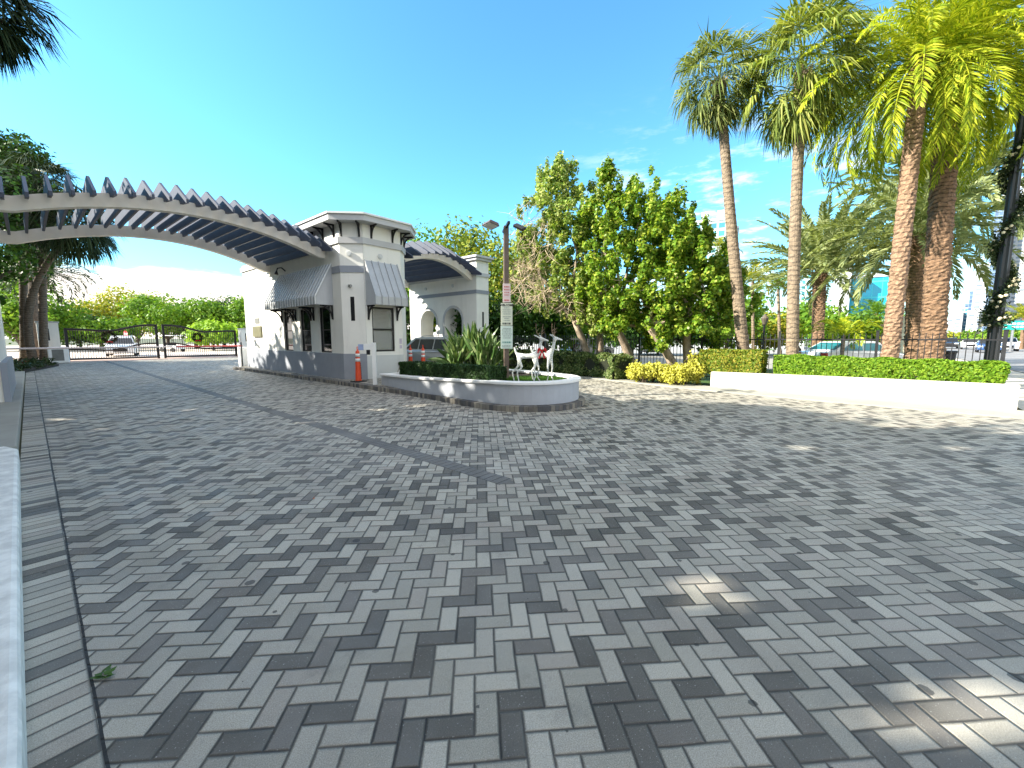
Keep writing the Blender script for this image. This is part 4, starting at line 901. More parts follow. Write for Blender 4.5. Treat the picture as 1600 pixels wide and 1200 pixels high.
# ------------------------------------------------------------------ delineators, card reader post
def cone(label, X, Y, Z, grp='orange traffic delineators', writing=False):
    t = thing('traffic_cone', label, 'traffic cone', (X, Y, Z), R(20), grp)
    MB().prism([(-.2, -.2), (.2, -.2), (.2, .2), (-.2, .2)], 0, .035, top=[(-.18, -.18), (.18, -.18), (.18, .18), (-.18, .18)]).build('base', TYRE, t, bevel=.01)
    prof = [(.105, .036), (.10, .06), (.078, .66), (.074, .78), (.070, .80), (.066, .94), (.062, 1.0), (.03, 1.03), (.022, 1.06)]
    b = MB(); b.lathe(prof, 18); bd = b.build('body', ORANGE, t, smooth=True)
    for z0, z1, r in ((.67, .77, .081), (.82, .93, .076)): b = MB(); b.lathe([(r, z0), (r - .003, z1)], 18); b.build('reflective_collar', REFL, t, smooth=True)
    b = MB(); b.tube([(0, 0, 1.05), (-.025, 0, 1.08), (-.028, 0, 1.13), (0, 0, 1.16), (.028, 0, 1.13), (.025, 0, 1.08), (0, 0, 1.05)], .010, 6); b.build('handle', ORANGE, t)
    if writing:
        b = MB(); rg = random.Random(4)
        for k in range(8):
            z0 = .1 + k * .067; r = .102 - .022 * (z0 / .66)
            for q in range(3):
                a = R(-75 + q * 11 + rg.uniform(-3, 3)); b.box((r * math.cos(a) - .008, r * math.sin(a) - .004, z0 + rg.uniform(0, .012)), (r * math.cos(a) + .008, r * math.sin(a) + .004, z0 + .045))
        b.build('lettering', INK, t)
    return t
cone('tall orange traffic delineator standing against the corner of the guardhouse', 6.98, 12.62, .127, writing=True)
cone('orange delineator nearest the guardhouse, seen against the parked car', 10.3, 14.35, .127)
cone('orange delineator beside the plants, in front of the car rear door', 10.3, 13.5, .127)
t = thing('card_reader_post', 'white card reader post with a pale blue pad beside the planter', 'card reader', (6.88, 11.45, .127), R(-40))
MB().box((-.06, -.06, 0), (.06, .06, 1.30)).build('post', WHITE, t, bevel=.006)
MB().box((-.30, -.05, 1.08), (-.061, .05, 1.26)).build('arm', WHITE, t, bevel=.006)
MB().box((-.46, -.035, 1.07), (-.301, .035, 1.25)).build('reader_pad', mat('pad_blue', lin((150, 165, 200)), .4), t, bevel=.006)
MB().box((-.22, -.04, .93), (-.12, .04, 1.078)).build('latch', BLACK, t)

# ------------------------------------------------------------------ vehicles
PAINTS = {}
def paint(name, c, rough=.25, metal=.2):
    t = NT('paint_' + name); t.b.inputs['Base Color'].default_value = (*c, 1); t.b.inputs['Roughness'].default_value = rough; t.b.inputs['Metallic'].default_value = metal
    t.b.inputs['Coat Weight'].default_value = .6; t.b.inputs['Coat Roughness'].default_value = .05; return t.m
CARGLASS = mat('car_glass', (.015, .018, .02), .05, var=0, spec=.9)
def car(label, X, Y, rz, pm, kind='suv', L=4.6, W=1.85, Hh=1.66, group=None, glass=None, name='parked_car', cat='car', detail=True):
    glass = glass or CARGLASS
    t = thing(name, label, cat, (X, Y, 0), rz, group); hw = W / 2
    # stations along the length (front = +x): x, bottom, sill height, belt height, half width at belt
    if kind == 'suv': top = [(-.50, .62), (-.495, .98), (-.47, 1.06), (.10, 1.02), (.22, 1.02), (.36, .98), (.47, .84), (.50, .62)]; gh_ = [(-.47, 1.04), (-.40, 1.60), (-.30, Hh), (.02, Hh - .01), (.10, 1.58), (.26, 1.01)]
    else: top = [(-.50, .55), (-.49, .90), (-.36, .97), (.12, .92), (.26, .90), (.42, .80), (.49, .66), (.50, .5)]; gh_ = [(-.40, .95), (-.24, 1.38), (-.10, Hh), (.06, Hh), (.12, 1.38), (.28, .90)]
    N = 13; body = MB(); xs = []
    def half(x):   # plan taper of the body
        q = abs(x) / .5; return hw * (1 - .10 * q ** 5)
    prof = [(x * L, zt) for x, zt in top]
    wr = .345 if kind == 'suv' else .32; wx_ = (-.295 * L, .31 * L); zb = .24
    low = []
    for wxc in wx_:
        low += [(wxc - wr - .05, zb)] + [(wxc - (wr + .05) * math.cos(R(k)), zb + .08 + (wr + .02) * math.sin(R(k))) for k in range(10, 171, 20)] + [(wxc + wr + .05, zb)]
    poly = [(-.495 * L, .35)] + low + [(.495 * L, .32)] + prof[::-1]
    n = len(poly)
    rows = []
    for f, ins in ((-1, .0), (-.93, -.0), (.93, 0), (1, 0)):
        rows.append([(x, f * half(x / L) * (1 if abs(f) < 1 else 1) - (0 if abs(f) < 1 else 0), zz if abs(f) < 1 else (zz - .05 if zz > .7 else zz)) for x, zz in poly])
    V_ = [p for r in rows for p in r]; F_ = [tuple(range(n)), tuple(range(3 * n, 4 * n))[::-1]]
    for r in range(3): F_ += [(r * n + i, r * n + (i + 1) % n, (r + 1) * n + (i + 1) % n, (r + 1) * n + i) for i in range(n)]
    body.add(V_, F_); bo = body.build('body', pm, t, bevel=.02)
    # greenhouse
    g = MB(); m_ = len(gh_); A = [(x * L, zz) for x, zz in gh_]
    def yh(zz): return hw * (.93 - .22 * max(0, (zz - 1.0)) / .65)
    Vg = [(x, -yh(zz), zz - (.0 if i in (0, m_ - 1) else 0)) for i, (x, zz) in enumerate(A)] + [(x, yh(zz), zz) for x, zz in A]
    g.add(Vg, [tuple(range(m_)), tuple(range(m_, 2 * m_))[::-1]] + [(i, m_ + i, m_ + (i + 1) % m_, (i + 1) % m_) for i in range(m_)])
    g.build('cabin', pm, t, bevel=.015)
    # side glass
    zb_, zt_ = (1.08, Hh - .11) if kind == 'suv' else (.98, Hh - .09)
    if kind == 'suv': wq = [((-.44, -.37, -.22, -.22)), ((-.205, -.205, .0, .0)), ((.015, .015, .205, .075))]
    else: wq = [((-.33, -.20, -.08, -.08)), ((-.065, -.065, .235, .09))]
    for sg in (-1, 1):
        for (xb0, xt0, xb1, xt1) in wq:
            q = [(xb0 * L, zb_), (xb1 * L, zb_), (xt1 * L, zt_), (xt0 * L, zt_)]; b = MB()
            b.add([(x, sg * (yh(zz) - .004), zz) for x, zz in q] + [(x, sg * (yh(zz) + .007), zz) for x, zz in q], [(0, 1, 2, 3), (7, 6, 5, 4), (0, 4, 5, 1), (1, 5, 6, 2), (2, 6, 7, 3), (3, 7, 4, 0)]); b.build('side_window', glass, t)
    # windscreen and rear window, on the sloping panels
    def panel(i, j, a0, a1, name):
        (x0, z0), (x1, z1) = A[i], A[j]; b = MB(); nx, nz = (z1 - z0), -(x1 - x0); l_ = math.hypot(nx, nz); nx, nz = nx / l_ * .006, nz / l_ * .006
        if nz < 0: nx, nz = -nx, -nz
        pts = [(x0 + (x1 - x0) * a, z0 + (z1 - z0) * a) for a in (a0, a1)]
        q = [(pts[0][0], -yh(pts[0][1]) + .07, pts[0][1]), (pts[0][0], yh(pts[0][1]) - .07, pts[0][1]), (pts[1][0], yh(pts[1][1]) - .07, pts[1][1]), (pts[1][0], -yh(pts[1][1]) + .07, pts[1][1])]
        b.add([(x - nx, y, zz - nz) for x, y, zz in q] + [(x + nx, y, zz + nz) for x, y, zz in q], [(0, 1, 2, 3), (7, 6, 5, 4), (0, 4, 5, 1), (1, 5, 6, 2), (2, 6, 7, 3), (3, 7, 4, 0)]); b.build(name, glass, t)
    panel(5, 4, .08, .95, 'windscreen'); panel(0, 1, .15, .92, 'rear_window')
    for wxc in wx_:
        for sg in (-1, 1):
            b = MB(); y0, y1 = sg * (hw - .20), sg * (hw - .005)
            pr = [(wr - .03, 0), (wr, .04), (wr, .17), (wr - .03, .2)]
            nn = 22; vs = [(wxc + r * math.cos(2 * math.pi * k / nn), y0 + (y1 - y0) * (w_ / .2), wr + r * math.sin(2 * math.pi * k / nn)) for r, w_ in pr for k in range(nn)]
            fs = [(i * nn + k, i * nn + (k + 1) % nn, (i + 1) * nn + (k + 1) % nn, (i + 1) * nn + k) for i in range(3) for k in range(nn)] + [tuple(range(nn)), tuple(3 * nn + k for k in range(nn))]
            b.add(vs, fs); wb = b.build('wheel', TYRE, t)
            b = MB(); rr = wr * .66; yo = y1 + sg * .004
            b.add([(wxc + rr * math.cos(2 * math.pi * k / nn), yo, wr + rr * math.sin(2 * math.pi * k / nn)) for k in range(nn)] + [(wxc + rr * .25 * math.cos(2 * math.pi * k / nn), yo - sg * .03, wr + rr * .25 * math.sin(2 * math.pi * k / nn)) for k in range(nn)], [(k, (k + 1) % nn, nn + (k + 1) % nn, nn + k) for k in range(nn)] + [tuple(nn + k for k in range(nn))]); b.build('rim', ALU, wb)
    zl = .78 if kind == 'suv' else .68
    for sg in (-1, 1):
        b = MB(); b.box((.455 * L, sg * (hw - .42) if sg > 0 else -hw + .06, zl - .08), (.497 * L, hw - .06 if sg > 0 else -(hw - .42), zl + .05)); b.build('headlight', LAMP, t, bevel=.01)
        b = MB(); b.box((-.502 * L, sg * (hw - .32) if sg > 0 else -hw + .05, zl + .04), (-.47 * L, hw - .05 if sg > 0 else -(hw - .32), zl + .2)); b.build('tail_light', TAIL, t, bevel=.01)
        b = MB(); b.box((.205 * L, sg * (hw * .93), 1.0), (.24 * L, sg * (hw * .93 + .16), 1.12)) if kind == 'suv' else b.box((.21 * L, sg * (hw * .93), .92), (.24 * L, sg * (hw * .93 + .15), 1.02)); b.build('wing_mirror', pm, t, bevel=.01)
    b = MB(); b.box((.485 * L, -.42, .42), (.506 * L, .42, .68)); b.build('grille', BLACK, t)
    b = MB(); b.box((-.35 * L, -hw * .98, .26), (.35 * L, hw * .98, .34)); b.build('sill', BLACK, t)
    if kind == 'suv':
        for sg in (-1, 1): b = MB(); b.tube([(-.34 * L, sg * hw * .66, Hh), (-.31 * L, sg * hw * .66, Hh + .045), (-.03 * L, sg * hw * .66, Hh + .045), (.02 * L, sg * hw * .66, Hh - .01)], .014, 6); b.build('roof_rail', ALU, t)
    return t
P_SILV = paint('silver', lin((188, 190, 188)), .3, .4); P_WHITE = paint('white', lin((236, 236, 236)), .3, 0); P_BLUE = paint('blue', (.05, .12, .30)); P_BLACK = paint('black', (.02, .02, .024)); P_GREY = paint('grey', (.2, .21, .22))
car('silver estate car waiting in the right lane behind the planter', 12.0, 14.95, R(90), P_SILV, 'suv', 4.65, 1.85, 1.62)
sx, sy = spot(190, 36.5)
car('white four-wheel drive facing the closed left gate from inside', sx, sy, R(-100), P_WHITE, 'suv', 4.7, 1.95, 1.78)
TEALG = mat('teal_glass', (.02, .16, .19), .08, var=.2, vs=4)
sx, sy = spot(1335, 20); car('white car with teal windows parked behind the right fence', sx, sy, R(-43), P_WHITE, 'sedan', 4.6, 1.8, 1.42, glass=TEALG)
for k, (px, d, m_, kd, lab) in enumerate([(1485, 62, P_BLACK, 'suv', 'black car farthest left in the avenue queue'), (1517, 58, P_WHITE, 'sedan', 'white car between the black and blue cars on the avenue'), (1546, 45, P_BLUE, 'sedan', 'blue car on the avenue beside the garlanded lamp post'), (1574, 50, P_WHITE, 'suv', 'white car on the avenue right of the garlanded lamp post')]):
    sx, sy = spot(px, d); car(lab, sx, sy, R(180 - 6), m_, kd, 4.5, 1.8, 1.6 if kd == 'suv' else 1.42, 'cars on the avenue')
for k, (px, d, m_, lab) in enumerate([(918, 34, P_GREY, 'grey car glimpsed between the trunks of the sea grape trees'), (1020, 40, P_WHITE, 'white car parked in the lot behind the leaning trunk'), (1120, 44, P_WHITE, 'white car in the lot left of the slim leaning palm')]):
    sx, sy = spot(px, d); car(lab, sx, sy, R(-20 + 30 * k), m_, 'sedan', 4.5, 1.8, 1.42, 'cars in the lot behind the fence')
# golf cart inside the gate
sx, sy = spot(268, 47); t = thing('golf_cart', 'small golf cart with a flat roof inside the right gate', 'golf cart', (sx, sy, 0), R(-60))
MB().box((-1.1, -.6, .3), (1.1, .6, .7)).build('body', P_WHITE, t, bevel=.08); MB().box((-1.0, -.62, 1.8), (.9, .62, 1.87)).build('roof', WHITE, t, bevel=.02)
MB().box((-.5, -.5, .7), (.0, .5, 1.05)).build('seat', BLACK, t, bevel=.05)
b = MB(); [b.tube([(x, y, .65), (x * .9, y, 1.8)], .02, 6) for x in (-1, .85) for y in (-.55, .55)]; b.build('roof_posts', BLACK, t)
for x in (-.75, .75):
    for y in (-.58, .58): b = MB(); b.tube([(x, y - .08, .24), (x, y + .08, .24)], .24, 16); b.build('wheel', TYRE, t)

# ------------------------------------------------------------------ far gates, pillars, booms
def gate_leaf(label, x0, x1, hi_right):
    t = thing('driveway_gate', label, 'gate', (x0, 41.2, 0), 0, 'black wrought iron driveway gates'); W = x1 - x0
    def topz(u):  # swooping top rail
        f = u / W; f = f if hi_right else 1 - f
        return 2.02 + .14 * math.cos(f * math.pi) * (f < .45) + (0 if f < .45 else 0) + (.0 if f < .35 else .52 * (0.5 - .5 * math.cos(min(1, (f - .35) / .57) * math.pi))) - .0
    def curve(off, rad, name):
        b = MB(); b.tube([(W * i / 24, 0, topz(W * i / 24) + off) for i in range(25)], rad, 6); return b.build(name, BLACK, t)
    curve(0, .075, 'top_rail'); curve(-1.38, .055, 'mid_rail')
    b = MB(); b.box((0, -.04, .05), (W, .04, .17)); b.build('bottom_rail', BLACK, t)
    for x in (0, W - .09): b = MB(); b.box((x - .02, -.06, .0), (x + .11, .06, topz(min(W, max(0, x))) + .06)); b.build('stile', BLACK, t)
    b = MB(); n = int(W / .125)
    for i in range(1, n): u = W * i / n; b.box((u - .014, -.014, .12), (u + .014, .014, topz(u)))
    b.build('bars', BLACK, t); return t
gate_leaf('left black iron gate leaf with a swooping top, in front of the white car', 1.62, 6.45, True)
gate_leaf('right black iron gate leaf with a swooping top, beside the guardhouse', 6.75, 11.62, False)
def wreath(label, X, Y, Z, r):
    t = thing('wreath', label, 'wreath', (X, Y, Z), 0, 'christmas wreaths on the gates'); rng = np.random.default_rng(int(X * 10)); n = 900
    a = rng.uniform(0, 6.283, n); P = np.stack([np.cos(a) * r, rng.normal(0, .05, n), np.sin(a) * r], 1) + rng.normal(0, .06, (n, 3)); quads_mesh('ring', leaf_cards(P, .06, rng, .3, 0), leafmat('wreath_leaf', [(.03, .02, .01), (.01, .04, .01), (.06, .01, .01)], .1) if 'wreath_leaf' not in MATS else MATS['wreath_leaf'], t)
    b = MB(); b.tube([(-.16, -.08, -r - .02), (0, -.12, -r + .05), (.16, -.08, -r - .02)], [.05, .03, .05], 6); b.build('bow', RED, t)
wreath('dark wreath with red bow on the left gate leaf', 3.75, 41.08, 1.62, .34); wreath('wreath with red berries on the right gate leaf', 8.9, 41.08, 1.62, .28)
def pillar(label, X, Y, w, h):
    t = thing('gate_pillar', label, 'gate pillar', (X, Y, 0), 0, 'white gate pillars'); MB().box((-w / 2, -w / 2, 0), (w / 2, w / 2, h)).build('shaft', WALL, t)
    MB().box((-w / 2 - .05, -w / 2 - .05, h + .001), (w / 2 + .05, w / 2 + .05, h + .09)).build('cap', TRIM, t); MB().box((-.08, -w / 2 - .004, h * .55), (.04, -w / 2 + .003, h * .85)).build('wall_slot', BLACK, t)
pillar('white gate pillar left of the gate, behind the palm trunks', .88, 41.0, .95, 2.55); pillar('white gate pillar right of the gate, next to the guardhouse', 12.25, 41.0, .75, 2.3)
t = thing('gate_operator', 'low white gate motor housing at the left pillar', 'gate motor', (1.15, 38.6, 0)); MB().box((-.45, -.35, 0), (.45, .35, 1.0)).build('housing', WHITE, t, bevel=.05); MB().box((-.28, -.36, .15), (.22, -.345, .85)).build('panel', mat('panel_grey', lin((110, 112, 108)), .5), t)
def boom(label, X0, X1, Y, Z, m):
    t = thing('barrier_arm', label, 'barrier', (X0, Y, 0), 0, 'barrier arms'); b = MB(); L = X1 - X0; b.tube([(0, 0, Z), (L, 0, Z)], .035, 8); b.build('arm', m, t)
    b = MB(); e = .0 if X0 < 1 else L; b.box((e - .18, -.16, 0), (e + .18, .16, 1.1)); b.build('cabinet', WHITE, t, bevel=.03)
boom('pale barrier arm reaching from the left verge across the near side', -.9, 4.35, 24.6, 1.16, mat('arm_pale', lin((205, 196, 196)), .5))
boom('red and white barrier arm reaching to the guardhouse island', 4.5, 7.2, 24.6, 1.16, mat('arm_red', (.55, .09, .08), .5, var=.3, vs=1.5))
o = MB().tube([(6.95, 23.9, .12), (6.95, 23.9, 1.35)], .03, 8).build('bollard', BLACK); tag(o, 'thin black post at the far end of the island kerb', 'post')
def octagon(r): return [(r * math.cos(R(22.5 + 45 * k)), r * math.sin(R(22.5 + 45 * k))) for k in range(8)]
sx, sy = spot(197, 41.5); t = thing('stop_sign', 'red stop sign on a post behind the left gate', 'stop sign', (sx, sy, 0), -HEAD - R(20))
b = MB(); b.sweep([(x, y + 1.95) for x, y in octagon(.36)], 'y', -.02, 0); b.build('plate', mat('sign_red', (.55, .03, .03), .4), t); b = MB(); b.tube([(0, .03, 0), (0, .03, 2.2)], .03, 8); b.build('post', ALU, t)
lettering('STOP', .30, WHITE, t, (0, -.026, 1.95), .006)

# ------------------------------------------------------------------ left edge: kerb walls, bed
o = MB().prism([(-1.2, -1.2), (-.13, -1.2), (-.135, 2.2), (-.16, 4.2), (-.2, 8.0), (-.3, 8.3), (-1.2, 8.3)], -.02, .19).build('kerb_wall', mat('kerb_white', lin((222, 222, 216)), .8, var=.16, vs=7, bump=.6, bs=35, bd=.006, dirt=.7), bevel=.03); tag(o, 'low white kerb wall running along the left photo edge', 'low wall')
o = MB().prism([(-1.2, 8.45), (-.22, 8.45), (-.22, 27.4), (-1.2, 27.4)], -.02, .15).build('kerb_wall', CONC, bevel=.02); tag(o, 'lower grey kerb wall beyond the white one at left', 'low wall')
bed = [(-14, 27), (-.6, 27.5), (-.1, 29.5), (.5, 32), (1.0, 34.5), (.3, 37.5), (-14, 39)]
struct(MB().prism(bed, -.02, .10).build('planting_bed', SOIL))
rng = np.random.default_rng(77); n = 5200; P = np.stack([rng.uniform(-9, .9, n), rng.uniform(27.6, 37.2, n), rng.uniform(.1, .42, n)], 1)
ok = (P[:, 0] < -.4 + (P[:, 1] - 27.5) * .22) & (P[:, 0] < 1.0 - (P[:, 1] - 34.5) * .35); o = quads_mesh('ground_cover', leaf_cards(P[ok], .13, rng, .25, .2), L_SABALD); tag(o, 'dark low ground cover plants at the foot of the left palms', 'ground cover', kind='stuff')
for k, (px, d) in enumerate([(20, 19.8)]):
    sx, sy = spot(px + 12, d + 1.5); t = thing('poinsettia', 'small red flowering plant at the left kerb end', 'plant', (sx, sy, .05)); foliage('leaves', [(0, 0, .2, .3, .3, .18)], 200, .07, MATS.get('pf') or leafmat('pf', [(.3, .01, .01), (.05, .06, .02), (.45, .02, .02)], .2), t, 3); b = MB(); b.tube([(0, 0, 0), (0, 0, .2)], .02, 5); b.build('stem', BARKD, t)
for px, d, lab, m_ in ((474, 2.9 * 1.33, 'orange fallen leaf on the driveway left of centre', (.5, .12, .02)), (100, 1.75, 'green leafy sprig on the driveway border at left', (.04, .10, .01)), (933, 4.0, 'dark fallen leaf on the driveway right of centre', (.02, .02, .02))):
    sx, sy = spot(px, d); rg = np.random.default_rng(int(px)); P = rg.normal(0, .018, (9 if px == 100 else 2, 3)) * np.array([1, 1, .2]) + np.array([0, 0, .012])
    o = quads_mesh('fallen_leaf', leaf_cards(P, .022, rg, .5, .8), mat('fallen_%d' % px, m_, .7)); o.location = (sx, sy, 0.002); tag(o, lab, 'leaf')

# ------------------------------------------------------------------ right side: low wall, hedges, fence
lw = thing('planter_wall', 'low sunlit white wall in front of the bright green hedge', 'low wall', (13.6, -2.6, 0))
pts = [(13.62, -2.62), (13.85, .5), (14.05, 3.62)]; tops = [.565, .54, .49]
V_ = []; 
for (x, y), zt in zip(pts, tops): V_ += [(x - 13.6, y + 2.6, 0), (x + .22 - 13.6, y + 2.6, 0), (x + .22 - 13.6, y + 2.6, zt), (x - 13.6, y + 2.6, zt)]
b = MB(); b.add(V_, [(i * 4 + k, i * 4 + (k + 1) % 4, (i + 1) * 4 + (k + 1) % 4, (i + 1) * 4 + k) for i in range(2) for k in range(4)] + [(0, 1, 2, 3), (11, 10, 9, 8)]); b.build('wall', mat('wall_cream', lin((228, 219, 200)), .85, var=.08, vs=2, bump=.3, bs=60, bd=.005, dirt=.45), lw)
MB().box((.55, 6.0, 0), (1.6, 6.22, .49)).build('return_wall', MATS['wall_cream'], lw)
hedge_box('clipped_hedge', 'long bright green clipped hedge behind the white wall', [(14.36, -2.5), (14.42, -.6), (14.52, 1.92)], .75, .42, lambda a: .98 + .018 * a, L_HEDGE, 8, .036, 2600, 'clipped hedges behind the white wall', wob=.05)
hedge_box('clipped_hedge', 'shorter golden green clipped hedge left of the thin palm', [(14.6, 2.25), (14.72, 4.05)], .75, .42, 1.19, L_HEDGE2, 9, .036, 2300, 'clipped hedges behind the white wall', wob=.06)
def shrub(label, X, Y, r, h, leafm, seed, size, n, group, name='shrub'):
    rg = random.Random(seed); t = thing(name, label, 'shrub', (X, Y, 0), 0, group)
    cl = [(rg.uniform(-.6, .6) * r, rg.uniform(-.6, .6) * r, h * rg.uniform(.35, .72), r * rg.uniform(.35, .5), r * rg.uniform(.35, .5), h * .3) for _ in range(9)]
    foliage('leaves', cl, n, size, leafm, t, seed, shell=.3); b = MB(); [b.tube([(0, 0, 0), (c[0] * .5, c[1] * .5, h * .3), c[:3]], [.02, .015, .006], 5) for c in cl[:6]]; b.build('stems', BARKD, t); return t
for k, (px, d, lab) in enumerate([(995, 14.7, 'golden leaved shrub beside the dark hedge'), (1022, 14.4, 'golden leaved shrub second along from the dark hedge'), (1050, 14.1, 'golden leaved shrub in the middle of the yellow row'), (1076, 13.8, 'golden leaved shrub left of the upright yellow one'), (1035, 13.9, 'golden leaved shrub at the front of the yellow row'), (1062, 13.5, 'golden leaved shrub reaching the sidewalk edge'), (1008, 14.1, 'low golden leaved shrub beside the first one')]):
    sx, sy = spot(px, d); shrub(lab, sx, sy, .5, .74 + .03 * (k % 3), L_CROTON, 30 + k, .042, 2200, 'yellow shrubs along the sidewalk')
sx, sy = spot(1093, 13.7); shrub('tallest golden shrub at the end of the white wall', sx, sy, .42, 1.15, L_CROTON, 37, .05, 1200, 'yellow shrubs along the sidewalk')
p0 = spot(975, 15.3); p1 = spot(865, 19.5)
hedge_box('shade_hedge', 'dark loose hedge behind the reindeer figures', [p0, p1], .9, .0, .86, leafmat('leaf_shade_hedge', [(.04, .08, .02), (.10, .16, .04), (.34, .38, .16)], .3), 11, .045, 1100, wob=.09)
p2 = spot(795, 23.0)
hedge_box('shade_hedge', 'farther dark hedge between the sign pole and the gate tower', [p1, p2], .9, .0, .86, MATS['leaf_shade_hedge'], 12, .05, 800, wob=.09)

FX = 16.1
def fence(label, pts, zt=1.70, zr=1.52):
    t = thing('metal_fence', label, 'fence', (pts[0][0], pts[0][1], 0)); x0, y0 = pts[0]
    for (a, c) in zip(pts[:-1], pts[1:]):
        L = math.dist(a, c); n = max(1, round(L / 2.4)); dx, dy = (c[0] - a[0]) / L, (c[1] - a[1]) / L; ang = math.atan2(dy, dx)
        for i in range(n):
            s0, s1 = L * i / n, L * (i + 1) / n; b = MB(); q = s0 + .13
            while q < s1 - .05: b.box((q - .009, -.009, .08), (q + .009, .009, zt)); q += .13
            for zz in (.16, zr): b.box((s0 + .03, -.014, zz - .02), (s1 - .03, .014, zz + .02))
            o = b.build('picket_panel', FENCE, t); o.location = (a[0] - x0, a[1] - y0, 0); o.rotation_euler = (0, 0, ang)
        for i in range(n + 1):
            b = MB(); b.box((-.035, -.035, 0), (.035, .035, zt + .06)); b.box((-.045, -.045, zt + .061), (.045, .045, zt + .085)); o = b.build('post', FENCE, t); o.location = (a[0] + dx * L * i / n - x0, a[1] + dy * L * i / n - y0, 0); o.rotation_euler = (0, 0, ang)
    return t
fence('black metal picket fence running behind the hedges and trees', [(FX, -2.75), (16.6, 24.0)])
fence('black metal picket fence turning along the avenue sidewalk', [(FX + .1, -2.8), (75, -2.8)]) if False else None

# ------------------------------------------------------------------ sea grape trees (named trunks leaning out of the shrub bed)
def grape_tree(label, base_list, clumps, n, seed, leafm=L_GRAPE, size=.060, fork=None, twigs=None, bark=BARK, name='sea_grape_tree', group='leafy trees in front of the fence', r0=.15):
    base = Vector(base_list[0]); t = thing(name, label, 'tree', (base.x, base.y, 0), 0, group); rg = random.Random(seed)
    C = [(*(Vector(c[:3]) - Vector((base.x, base.y, 0))), *([c[3] * 1.05, c[3] * 1.05, c[3] * .9])) for c in clumps]
    # break each big clump into many small sprays for an uneven outline with gaps
    S = []
    for c in C:
        k = int(26 * c[3] ** 1.6) + 12
        for _ in range(k):
            d = Vector((rg.gauss(0, 1), rg.gauss(0, 1), rg.gauss(0, 1))).normalized() * rg.uniform(.3, 1.28)
            r = rg.uniform(.13, .30); up = max(0, d.z) * rg.uniform(0, .35); d.z += up; S.append((c[0] + d.x * c[3], c[1] + d.y * c[4], c[2] + d.z * c[5], r * .85, r * .85, r * 1.7 if d.z > .5 else r * 1.1))
    foliage('crown', S, n, size, leafm, t, seed, shell=.25, aspect=.8)
    b = MB()
    for k, bp in enumerate(base_list):
        bp = Vector(bp) - Vector((base.x, base.y, 0)); f = Vector(fork[k]) - Vector((base.x, base.y, 0)); m_ = bp.lerp(f, .5) + Vector((rg.uniform(-.1, .1), rg.uniform(-.1, .1), .05))
        b.tube([bp - Vector((0, 0, .1)), bp.lerp(m_, .5), m_, m_.lerp(f, .5), f], [r0 * 1.3, r0 * 1.05, r0 * .95, r0 * .85, r0 * .75], 10)
        near = sorted(C, key=lambda c: (Vector(c[:3]) - f).length)
        limbs(b, f, [c[:3] for c in near[:max(4, len(C) // len(base_list) + 2)]], r0 * .55, rg, .5)
        for c in near[:5]:
            limbs(b, Vector(c[:3]), [s[:3] for s in rg.sample(S, min(len(S), 30)) if (Vector(s[:3]) - Vector(c[:3])).length < c[3] * 1.4][:5], r0 * .15, rg, .5, 4)
    b.build('trunk', bark, t, smooth=True)
    if twigs:
        b = MB(); 
        for (cx, cy, cz), nt, L in twigs:
            c0 = Vector((cx, cy, cz)) - Vector((base.x, base.y, 0))
            for _ in range(nt):
                d = Vector((rg.gauss(0, 1), rg.gauss(0, 1), rg.gauss(-.1, .8))).normalized(); p = c0 + d * rg.uniform(0, .7); q = p + (d + Vector((rg.gauss(0, .5), rg.gauss(0, .5), rg.gauss(0, .5)))) * L * rg.uniform(.4, 1)
                m_ = p.lerp(q, .5) + Vector((rg.gauss(0, .08), rg.gauss(0, .08), rg.gauss(0, .08))); b.tube([p, m_, q], [.012, .008, .003], 4, cap=False)
                for _k in range(2): q2 = m_ + Vector((rg.gauss(0, .25), rg.gauss(0, .25), rg.gauss(0, .25))); b.tube([m_, q2], [.006, .002], 3, cap=False)
        b.build('bare_twigs', TWIG, t)
    return t
D1 = 18.0
grape_tree('pale leafy tree with bare twigs on its left side, left of the three', [at(921, 565, 17.8), at(938, 563, 17.8)],
    [(*at(860, 300, D1), .9), (*at(893, 300, D1), .8), (*at(872, 268, D1), .4), (*at(850, 350, D1), .9), (*at(890, 350, D1 - .8), 1.2), (*at(915, 400, D1 - .5), 1.1), (*at(880, 430, D1), 1.1), (*at(925, 470, D1 - 1), 1.0), (*at(835, 395, D1 + .4), .7), (*at(905, 480, D1), .8), (*at(850, 470, D1 + .3), .7), (*at(935, 510, D1 - 1), .5)],
    32000, 41, fork=[at(897, 500, 17.6), at(940, 470, 17.8)], twigs=[(at(835, 420, D1), 60, .8), (at(815, 440, D1), 50, .7), (at(850, 455, D1 - .4), 70, .7), (at(822, 350, D1), 50, .8), (at(845, 385, D1 - .6), 50, .7), (at(885, 470, D1 - .8), 40, .6)],
    leafm=leafmat('leaf_grape_pale', [(0.09, 0.18, 0.03), (0.22, 0.34, 0.06), (0.40, 0.48, 0.12), (0.62, 0.62, 0.26)], 0.45, 0.35))
D2 = 16.6
grape_tree('tall dense leafy tree with glossy leaves, middle of the three', [at(988, 570, 16.8)],
    [(*at(957, 312, D2), .75), (*at(1000, 325, D2), .95), (*at(1040, 335, D2), .9), (*at(930, 345, D2), .7), (*at(1068, 385, D2), .8), (*at(965, 370, D2 - .6), 1.2), (*at(1020, 380, D2 - .5), 1.3), (*at(985, 440, D2 - .8), 1.3), (*at(945, 450, D2 - .3), 1.0), (*at(1000, 490, D2 - .5), .9), (*at(960, 505, D2 - .9), .5), (*at(1025, 520, D2 - .2), .6), (*at(946, 272, D2), .3)],
    40000, 42, fork=[at(960, 505, 16.4)], r0=.17)
D3 = 15.4
